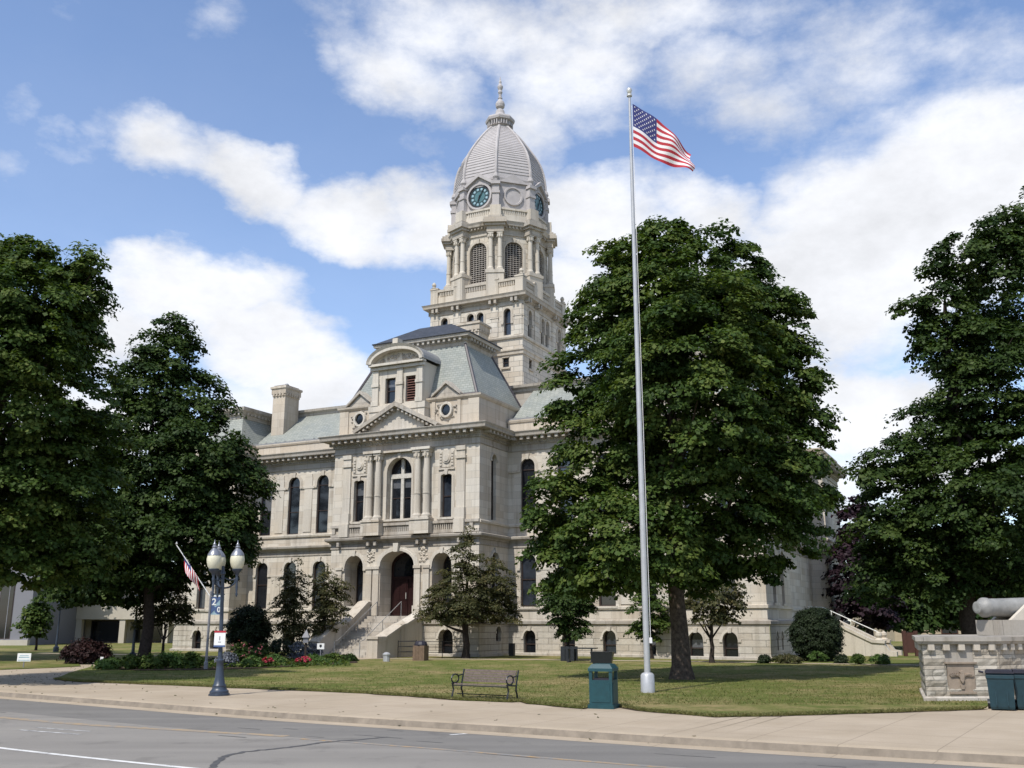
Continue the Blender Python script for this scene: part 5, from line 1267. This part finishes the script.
# flag maker -------------------------------------------------
def flag_mesh(fn, nx=52, ny=39, stars=True):
    """fn(s,t) -> point, s along the fly 0..1, t down the hoist 0..1"""
    mb = MB()
    for j in range(ny):
        for i in range(nx):
            s, t = (i + .5) / nx, (j + .5) / ny
            mi = 2 if (s < .4 and t < 7 / 13) else (0 if int(t * 13) % 2 == 0 else 1)
            mb.face([fn(i / nx, j / ny), fn((i + 1) / nx, j / ny), fn((i + 1) / nx, (j + 1) / ny), fn(i / nx, (j + 1) / ny)], mi)
    if stars:
        for r in range(9):
            for q in range(6 if r % 2 == 0 else 5):
                s = .4 * ((q * 2 + 1 + (r % 2)) / 12.0); t = (7 / 13) * (r + 1) / 10
                c = Vector(fn(s, t)); dx = (Vector(fn(s + .01, t)) - c) / .01; dy = (Vector(fn(s, t + .01)) - c) / .01; nn = dx.cross(dy).normalized()
                for sd in (-1, 1):
                    P_ = []
                    for k in range(10):
                        rr = .024 if k % 2 == 0 else .0105; a = math.pi * k / 5
                        P_.append(c + dx.normalized() * rr * dx.length * .62 * math.sin(a) * 1.0 + dy.normalized() * -rr * 1.55 * dy.length * .62 * math.cos(a) + nn * .006 * sd)
                    mb.face(P_, 1)
    return mb.mesh('flag_cloth', [M['red'], M['flag_white'], M['blue']])
# tall flagpole
g = gnd(648, 693.5); FP = thing('flagpole', 'tall tapering silver flagpole with a thick collar standing on the lawn', 'flagpole', (g.x, g.y, .02))
H = 19.25
mb = MB(); mb.lathe([(.092, .5), (.090, 4), (.086, 7.4), (.079, 7.45), (.070, 12), (.055, 16.5), (.038, H)], (0, 0), 14); mb.build('shaft', M['pole'], FP, True)
mb = MB(); mb.lathe([(.21, 0), (.20, .5), (.16, .55), (.11, .57)], (0, 0), 16); mb.build('base_collar', M['pole'], FP, True)
mb = MB(); mb.lathe([(.03, H), (.09, H + .01), (.09, H + .08), (.05, H + .10), (.07, H + .14), (.10, H + .22), (.075, H + .30), (.02, H + .34)], (0, 0), 12); mb.build('finial', M['gold'], FP, True)
mb = MB(); mb.tube([(.12, -.06, 1.5), (.10, -.05, 10), (.07, -.03, 18.9)], .008, 5); mb.box(.08, .16, -.08, -.02, 1.4, 1.56); mb.build('halyard', M['flag_white'], FP)
pxm = .0339
def big(s, t):
    x = .10 + s * 2.02 - .02 * t + .03 * s * t
    top = 18.98 - 1.46 * s ** 1.05 + .10 * math.sin(s * 5) ; bot = 17.40 - .70 * s - .12 * math.sin(s * 3.1)
    z = top + (bot - top) * t + .05 * math.sin(s * 9 + t * 3) * s
    y = .42 * s + .16 * math.sin(s * 8.5 - t * 2.6) * (.25 + s) + .10 * math.sin(s * 15 + t * 4) * s
    if s > .62: x -= .04 * math.sin(t * 7) * (s - .62) * 4
    return (x, y, z)
FL = link(flag_mesh(big), 'flag', None, (g.x, g.y, .02)); tag(FL, 'large stars and stripes flag flying from the top of the tall flagpole', 'flag')
# small leaning flag on the banner pole
FS_ = thing('small_flag', 'small stars and stripes flag hanging on a slanted staff off the banner pole', 'flag', (c.x, Y - .02, 0))
a0 = at(206, 597, Y); a1 = at(172, 545, Y)
p0 = Vector((0, 0, a0.z)); p1 = Vector((a1.x - a0.x, 0, a1.z))
mb = MB(); mb.tube([p0, p1], .022, 6); mb.build('staff', M['white'], FS_)
mb = MB(); mb.lathe([(.02, p1.z), (.05, p1.z + .05), (.02, p1.z + .14)], (p1.x, 0), 8); mb.build('finial', M['gold'], FS_)
d = p0 - p1
def small(s, t):      # hoist runs along the staff, fly hangs down
    q = p1 + d * (.16 + .42 * t)
    return (q.x + .05 + .14 * s + .02 * math.sin(7 * s), -.03 + .10 * math.sin(6 * t + 3 * s) * (.3 + s), q.z - .02 - s * (.78 - .1 * t))
link(flag_mesh(small, 26, 26, False), 'flag_cloth', FS_)
# brown litter bin, rails and planter near the building
def pos(px, Y): c = at(px, 640, Y); return (c.x, Y, .03)
T = thing('waste_bin', 'tan brown waste bin with dark lid right of the entrance steps', 'litter bin', pos(421, 55.2), -.3)
mb = MB(); mb.box(-.33, .33, -.33, .33, 0, .78); [mb.box(x - .02, x + .02, -.345, -.33, .06, .74) for x in (-.2, 0, .2)]; mb.build('body', M['brown'], T)
mb = MB(); mb.lathe([(.36, .78), (.36, .84), (.3, .98), (.12, 1.03)], (0, 0), 12); mb.build('lid', M['bin_lid'], T)
T = thing('railing', 'thin black railing around the basement entry right of the steps', 'railing', (O2.x, O2.y, 0), -.4628)
for a, b in (((-3.6, -3.2), (-.6, -3.2)), ((-.6, -3.2), (-.6, -.4)), ((-3.6, -3.2), (-3.6, -1.2))):
    a, b = Vector(a), Vector(b); mb = MB()
    for z in (.35, .65, .95): mb.tube([(*a, z), (*b, z)], .018, 5)
    n = max(1, int((b - a).length / 1.4))
    for k in range(n + 1): p = a.lerp(b, k / n); mb.tube([(*p, 0), (*p, 1.0)], .025, 6)
    mb.build('rail_section', M['iron'], T)
T = thing('bollard_light', 'short pale bollard light in front of the steps', 'bollard', pos(387, 53.8))
mb = MB(); mb.lathe([(.18, 0), (.18, .3), (.21, .32), (.21, .38), (.12, .45), (.03, .48)], (0, 0), 10); mb.build('body', M['pole'], T)
T = thing('planter', 'large black square planter on the lawn behind the teal bin', 'planter', pos(602, 49.3), -.2)
mb = MB(); mb.grid([[(-.42, -.35, 0), (.42, -.35, 0), (.42, .35, 0), (-.42, .35, 0)], [(-.52, -.42, .5), (.52, -.42, .5), (.52, .42, .5), (-.52, .42, .5)], [(-.54, -.44, .62), (.54, -.44, .62), (.54, .44, .62), (-.54, .44, .62)], [(-.44, -.35, .6), (.44, -.35, .6), (.44, .35, .6), (-.44, .35, .6)]], closed_u=True); mb.build('tub', M['iron'], T)
mb = MB(); mb.face([(-.44, -.35, .56), (.44, -.35, .56), (.44, .35, .56), (-.44, .35, .56)]); mb.build('soil', M['soil'], T)
T = thing('picnic_table', 'small black metal table between the two tiered tree and the planter', 'table', pos(580, 52.5), -.3)
mb = MB(); mb.box(-.85, .85, -.4, .4, .68, .73); mb.build('tabletop', M['iron'], T)
for x in (-.6, .6): mb = MB(); mb.box(x - .05, x + .05, -.3, .3, 0, .05); mb.box(x - .04, x + .04, -.05, .05, .05, .68); mb.build('leg', M['iron'], T)
T = thing('tree_guard', 'black box guard around the stem of the two tiered tree', 'tree guard', pos(569, 54.6), -.3)
mb = MB()
for k in range(8):
    a = k * math.pi / 4; mb.box(.35 * math.cos(a) - .1, .35 * math.cos(a) + .1, .35 * math.sin(a) - .1, .35 * math.sin(a) + .1, 0, .75)
mb.build('slats', M['iron'], T)
T = thing('utility_box', 'small grey utility box against the wall right of the front pavilion', 'utility box', pos(512, 62.9), -.46)
mb = MB(); mb.box(-.16, .16, -.12, .12, 0, .75); mb.box(-.17, .17, -.14, -.12, .1, .7); mb.build('cabinet', M['iron'], T)

# ------------------------------------------------------------------ cannon wall
A = Vector((10.80, 26.85)); Bc = Vector((12.86, 26.98)); Cc = Vector((16.2, 29.2)); Dd = Vector((16.4, 32.6)); Ee = Vector((12.2, 30.6))
poly = [A, Bc, Cc, Dd, Ee]; PL = [tuple(p) for p in poly]
CW = thing('cannon_wall', 'low rock faced stone pedestal wall with a carved plaque at the right of the lawn', 'stone wall', (0, 0, 0))
mb = MB(); mb.sweep(PL, [(.08, 0), (.08, .10), (.0, .14), (0, .12)], closed=True); mb.build('base_course', M['stone_grey'], CW)
# irregular rock-faced blocks
mb = MB()
for i in range(5):
    a, b = poly[i], poly[(i + 1) % 5]; d = (b - a); Ln = d.length; d /= Ln; nrm = Vector((d.y, -d.x))
    z = .12
    for row in range(5):
        h = .265; s = 0 if row % 2 == 0 else -.0
        while s < Ln - .02:
            w = random.uniform(.45, .95); e = min(Ln, s + w)
            if Ln - e < .25: e = Ln
            if i == 0 and .14 < row * h - .1 < 1.0 and e > .62 and s < 1.34:
                if s < .60: e = .60
                elif s >= .595: s = 1.36; continue
            q0 = a + d * (s + .006); q1 = a + d * (e - .006); nx = 5; nz = 3; rows = []
            for jz in range(nz + 1):
                rr = []
                for jx in range(nx + 1):
                    edge = min(jx, nx - jx, jz, nz - jz)
                    o = .0 if edge == 0 else random.uniform(.012, .035)
                    p = q0.lerp(q1, jx / nx) + nrm * o; rr.append((p.x, p.y, z + .006 + (h - .012) * jz / nz))
                rows.append(rr)
            mb.grid(rows)
            s = e
        z += h
mb.build('block_face', M['rock'], CW)
mb = MB(); mb.sweep(PL, [(-.02, .1), (-.02, 1.46)], closed=True); mb.build('core', M['stone_dark'], CW)
d0 = (Bc - A).normalized(); n0 = Vector((d0.y, -d0.x))
fw = Fr(A.x, A.y, math.degrees(math.atan2(d0.y, d0.x)))
mb = MB(); fw.box(mb, .62, 1.34, -.02, .03, .24, .96); fw.box(mb, .56, 1.42, -.07, .03, .96, 1.0); fw.box(mb, .62, 1.34, -.05, .03, .20, .25)
pl = mb.build('plaque', M['plaque'], CW)
mb = MB(); cx, cz = .98, .66
for sg in (-1, 1):
    for k in range(6):
        a = R(8 + k * 13); L_ = .30 - .02 * k
        mb.prism([(cx + sg * .03, cz - .02 * k), (cx + sg * (.03 + L_ * math.cos(a)), cz + L_ * math.sin(a) * .55 - .01 * k), (cx + sg * (.03 + L_ * .9 * math.cos(a)), cz + L_ * math.sin(a) * .55 - .05 - .01 * k)], lambda p, q, dd: fw.p(p, dd, q), -.06, -.015)
mb.prism([(cx - .06, cz + .05), (cx + .06, cz + .05), (cx + .05, cz - .12), (cx, cz - .2), (cx - .05, cz - .12)], lambda p, q, dd: fw.p(p, dd, q), -.07, -.015)
mb.prism([(cx - .03, cz + .05), (cx + .05, cz + .05), (cx + .04, cz + .14), (cx - .06, cz + .10)], lambda p, q, dd: fw.p(p, dd, q), -.075, -.015)
mb.prism([(cx - .04, .32), (cx + .04, .32), (cx + .06, .42), (cx - .06, .42)], lambda p, q, dd: fw.p(p, dd, q), -.05, -.015)
mb.build('eagle_relief', M['plaque'], pl)
mb = MB(); mb.sweep(PL, [(0, 1.44), (.10, 1.46), (.13, 1.52), (.15, 1.53), (.15, 1.64), (-.3, 1.67)], closed=True); mb.face([(p[0], p[1], 1.655) for p in PL]); mb.build('coping', M['stone_dark'], CW)
mb = MB(); modillions(mb, PL, True, 1.30, 1.455, -.01, .10, .17, .38); mb.build('dentil', M['stone_trim'], CW)
CN = thing('cannon', 'big grey cannon barrel on stone block cradles on top of the right stone wall', 'cannon', (14.5, 28.75, 1.66), R(16))
mb = MB(); mb.box(-1.25, 2.2, -.42, .42, 0, .42); mb.build('plinth_block', M['stone_dark'], CN)
mb = MB()
prof = [(0.10, -1.62), (.15, -1.60), (.16, -1.5), (.21, -1.44), (.25, -1.38), (.25, -1.26), (.225, -1.2), (.235, -.6), (.26, .2), (.29, .9), (.30, 1.6), (.24, 1.8), (.1, 1.9)]
rows = [[(z * .95, r * 1.1 * math.cos(2 * math.pi * k / 20), .76 + r * 1.1 * math.sin(2 * math.pi * k / 20)) for k in range(20)] for r, z in prof]
mb.grid(rows, closed_u=True); mb.face(rows[0]); mb.face(rows[-1][::-1]); mb.build('barrel', M['cannon'], CN, True)
for y0, y1 in ((-.40, -.28), (.28, .40)):
    mb = MB(); mb.prism([(-.75, .42), (.65, .42), (.18, .86), (.02, .92), (-.14, .86)], lambda a, b, dd: (a, dd, b), y0, y1); mb.build('cradle', M['stone_trim'], CN)

# ------------------------------------------------------------------ neighbouring buildings
def building(name, label, px0, px1, Y, h, mat, build_fn, depth=14):
    a, b = at(px0, 640, Y), at(px1, 640, Y); T = thing(name, label, 'building', (a.x, Y, 0)); w = b.x - a.x
    mb = MB(); mb.box(0, w, 0, depth, 0, h); mb.build('wall', M[mat], T); build_fn(T, w, h); return T
def f1(T, w, h):
    mb = MB()
    for k in range(5): x = w * .08 + k * w * .18; mb.box(x - .03, x + .03, -.06, 0, .4, h)
    mb.build('panel_joint', M['panel_grey'], T)
    mb = MB(); mb.box(-.1, w + .1, -.3, .2, 0, .5); mb.build('base_wall', M['concrete_pale'], T)
    for x0 in (w * .72,):
        m = MB(); m.box(x0, x0 + 1.3, -.03, .05, .6, h - 1); o = m.build('window', M['frame'], T); m = MB(); m.box(x0 + .08, x0 + 1.22, -.045, -.03, .7, h - 1.1); m.build('pane', M['glass'], o)
building('office_building', 'grey metal panelled building at the far left edge', -90, 28, 92, 7.0, 'panel_grey', f1)
def f2(T, w, h):
    mb = MB(); mb.box(-.3, w + .3, -2.4, .0, 2.35, 4.3); mb.build('canopy', M['concrete_pale'], T)
    k = 0
    for k in range(5):
        x = w * k / 4; mb = MB(); mb.box(x - .28, x + .28, -2.3, -1.7, 0, 2.36); mb.build('column', M['concrete_pale'], T)
    for k in range(4):
        x0 = w * k / 4 + .35; x1 = w * (k + 1) / 4 - .35
        m = MB(); m.box(x0, x1, -.10, -.0, .1, 2.25); o = m.build('window', M['frame'], T); m = MB(); m.box(x0 + .1, x1 - .1, -.12, -.10, .2, 2.15); m.build('pane', M['glass'], o)
    for k in range(4):
        x0 = w * (k + .2) / 4; x1 = w * (k + .75) / 4
        m = MB(); m.box(x0, x1, -.10, -.0, 4.8, 6.4); o = m.build('window', M['frame'], T); m = MB(); m.box(x0 + .1, x1 - .1, -.12, -.10, 4.9, 6.3); m.build('pane', M['glass'], o)
building('bank_building', 'pale concrete building with deep canopy seen under the left trees', 44, 215, 104, 7.4, 'concrete_pale', f2)
def f3(T, w, h):
    m = MB(); m.box(-.2, w + .2, -.2, .1, h - .3, h + .15); m.build('coping', M['stone_trim'], T)
    for k in range(6):
        x0 = w * (k + .25) / 6; x1 = w * (k + .7) / 6
        m = MB(); m.box(x0, x1, -.08, -.0, .8, 2.6); o = m.build('window', M['redbrown'], T); m = MB(); m.box(x0 + .1, x1 - .1, -.10, -.08, .9, 2.5); m.build('pane', M['glass'], o)
building('brick_building', 'tan brick building glimpsed between trunks behind the cannon', 895, 1120, 112, 6.5, 'tan', f3)
T = thing('gate_post', 'red brown timber gate at the foot of the side stairs by the stone wall', 'gate', pos(911, 62), 0)
for x in (-.4, .3): mb = MB(); mb.box(x - .1, x + .1, -.1, .1, 0, 1.5); mb.build('post', M['redbrown'], T)
mb = MB(); mb.box(-.35, .25, -.03, .03, .2, 1.4); mb.build('panel', M['redbrown'], T)

# ------------------------------------------------------------------ light and sky
SUN_AZ, SUN_EL = R(212.0), R(54)        # compass-style: azimuth from +Y clockwise, where the sun stands
sd = Vector((math.sin(SUN_AZ) * math.cos(SUN_EL), math.cos(SUN_AZ) * math.cos(SUN_EL), math.sin(SUN_EL)))
sl = bpy.data.lights.new('sun', 'SUN'); sl.energy = 4.4; sl.angle = R(.6); sl.color = (1, .955, .88)
so = bpy.data.objects.new('sun', sl); col.objects.link(so); so.rotation_euler = sd.to_track_quat('Z', 'Y').to_euler()
so.location = (-30, -40, 60)
wd = bpy.data.worlds.new('World'); scn.world = wd; wd.use_nodes = True
nt = wd.node_tree; N_, L_ = nt.nodes, nt.links
bg = N_['Background']; sky = N_.new('ShaderNodeTexSky'); sky.sky_type = 'NISHITA'; sky.sun_disc = False
sky.sun_elevation = SUN_EL; sky.sun_rotation = SUN_AZ; sky.altitude = 200; sky.air_density = 1.0; sky.dust_density = .6; sky.ozone_density = 1.0
def wm(op_, a, b=None, c=None, clamp=False):
    m = N_.new('ShaderNodeMath'); m.operation = op_; m.use_clamp = clamp
    for i, v in enumerate((a, b, c)):
        if v is None: continue
        if hasattr(v, 'is_output'): L_.new(v, m.inputs[i])
        else: m.inputs[i].default_value = v
    return m.outputs[0]
tc = N_.new('ShaderNodeTexCoord'); sx = N_.new('ShaderNodeSeparateXYZ'); L_.new(tc.outputs['Generated'], sx.inputs[0])
az = wm('ARCTAN2', sx.outputs[0], sx.outputs[1]); el = wm('ARCSINE', sx.outputs[2])
def wnoise(scale, detail, rough, off=0.0, stretch=1.7):
    cb = N_.new('ShaderNodeCombineXYZ'); L_.new(az, cb.inputs[0]); L_.new(wm('MULTIPLY', el, stretch), cb.inputs[1]); cb.inputs[2].default_value = off
    n = N_.new('ShaderNodeTexNoise'); n.inputs['Scale'].default_value = scale; n.inputs['Detail'].default_value = detail; n.inputs['Roughness'].default_value = rough
    L_.new(cb.outputs[0], n.inputs['Vector']); return n.outputs['Fac']
w1 = wnoise(7, 6, .6, 1.3); w2 = wnoise(7, 6, .6, 5.1)
azw = wm('ADD', az, wm('MULTIPLY', wm('SUBTRACT', w1, .5), .12)); elw = wm('ADD', el, wm('MULTIPLY', wm('SUBTRACT', w2, .5), .09))
def ang(px, py):
    a = (px - 512) / F_PX; b = (384 - py) / F_PX; d = Vector((a, CP - b * SP, SP + b * CP)).normalized()
    return math.atan2(d.x, d.y), math.asin(d.z)
# cloud masses: centre, half sizes in pixels of the view, tilt, weight
CL = [(205, 300, 105, 48, 0, 1.15), (150, 270, 55, 28, 0, .8), (270, 345, 70, 40, 0, 1.1), (300, 385, 110, 40, 0, 1.0), (120, 320, 60, 60, 0, .9),
      (170, 150, 70, 28, 12, .72), (255, 180, 75, 36, 20, 1.0), (350, 220, 80, 38, 12, 1.0), (430, 225, 70, 50, 0, 1.0), (215, 15, 28, 30, 0, .35), (15, 155, 30, 20, 0, .42), (50, 130, 40, 12, 15, .38), (8, 105, 18, 22, 0, .38), (88, 128, 26, 20, 0, .35),
      (330, 55, 28, 22, 0, .55), (400, 75, 90, 45, 20, .72), (470, 30, 120, 50, 0, .72), (570, 60, 90, 70, 0, .80), (620, 20, 150, 42, 0, .75), (530, 130, 50, 60, 0, .62), (700, 60, 60, 50, 0, .58), (760, 90, 70, 60, 40, .55), (850, 60, 100, 60, 0, .52), (980, 70, 80, 60, 0, .42), (420, 150, 40, 15, 0, .3),
      (600, 225, 95, 55, 0, 1.0), (700, 215, 70, 38, 10, .85), (900, 230, 170, 100, -20, 1.25), (820, 290, 110, 80, 0, 1.2), (1000, 180, 120, 80, 0, 1.1), (760, 300, 90, 60, 0, 1.1), (650, 300, 120, 70, 0, 1.0),
      (870, 410, 110, 52, 0, 1.1), (900, 480, 140, 45, 0, .9), (560, 300, 70, 60, 0, 1.0), (860, 520, 60, 30, 0, .7), (60, 420, 140, 60, 0, .9), (330, 460, 120, 50, 0, .9), (860, 150, 110, 40, -20, .55)]
tot = None
for px, py, rx, ry, tilt, wt in CL:
    a0, e0 = ang(px, py); k = math.cos(e0)
    ra, re = rx / F_PX / k * .95, ry / F_PX * .95
    t = R(tilt)
    da = wm('SUBTRACT', azw, a0); de = wm('SUBTRACT', elw, e0)
    # tilt: positive falls to the right in the picture
    p_ = wm('SUBTRACT', wm('MULTIPLY', da, math.cos(t) / ra), wm('MULTIPLY', de, math.sin(t) / ra))
    q_ = wm('ADD', wm('MULTIPLY', da, math.sin(t) / re), wm('MULTIPLY', de, math.cos(t) / re))
    d2 = wm('ADD', wm('MULTIPLY', p_, p_), wm('MULTIPLY', q_, q_))
    v = wm('MULTIPLY', wm('SUBTRACT', 1.0, wm('MULTIPLY', d2, .62), clamp=True), wt)
    tot = v if tot is None else wm('MAXIMUM', tot, v)
n1 = wnoise(11, 9, .62, 0.0); n2 = wnoise(3.2, 5, .55, 9.0)
# beyond the picture: plain broken cloud
back = wm('MULTIPLY', wm('SUBTRACT', n2, .42, clamp=True), 3.0, clamp=True)
wide = wm('GREATER_THAN', wm('ABSOLUTE', az), .75)
tot = wm('MAXIMUM', tot, wm('MULTIPLY', back, wide))
den = wm('ADD', tot, wm('MULTIPLY', wm('SUBTRACT', n1, .5), 1.15))
mr = N_.new('ShaderNodeMapRange'); mr.interpolation_type = 'SMOOTHSTEP'; L_.new(den, mr.inputs['Value']); mr.inputs['From Min'].default_value = .06; mr.inputs['From Max'].default_value = .92
cov = mr.outputs['Result']
veil = wm('MULTIPLY', wm('ADD', wm('MULTIPLY', n2, .5), wm('SUBTRACT', .42, el)), .22, clamp=True)
cov = wm('MAXIMUM', cov, veil)
shade = wm('ADD', .80, wm('MULTIPLY', wm('SUBTRACT', wnoise(6, 8, .62, 3.7), .36), .85), clamp=True)
cc = N_.new('ShaderNodeCombineColor')
for i, v in enumerate((7.95, 8.1, 8.5)): L_.new(wm('MULTIPLY', shade, v), cc.inputs[i])
sm = N_.new('ShaderNodeMix'); sm.data_type = 'RGBA'; sm.blend_type = 'MULTIPLY'; sm.inputs[0].default_value = 1; L_.new(sky.outputs[0], sm.inputs[6]); sm.inputs[7].default_value = (1.50, 1.55, 1.68, 1)
mx = N_.new('ShaderNodeMix'); mx.data_type = 'RGBA'; L_.new(cov, mx.inputs[0]); L_.new(sm.outputs[2], mx.inputs[6]); L_.new(cc.outputs[0], mx.inputs[7])
L_.new(mx.outputs[2], bg.inputs['Color']); bg.inputs['Strength'].default_value = .116

vs = scn.view_settings; vs.view_transform = 'Standard'; vs.look = 'None'; vs.exposure = 0.13; vs.gamma = 1.0
scn.display_settings.display_device = 'sRGB'
scn.cycles.max_bounces = 6; scn.cycles.diffuse_bounces = 3; scn.cycles.transparent_max_bounces = 4; scn.cycles.use_denoising = True
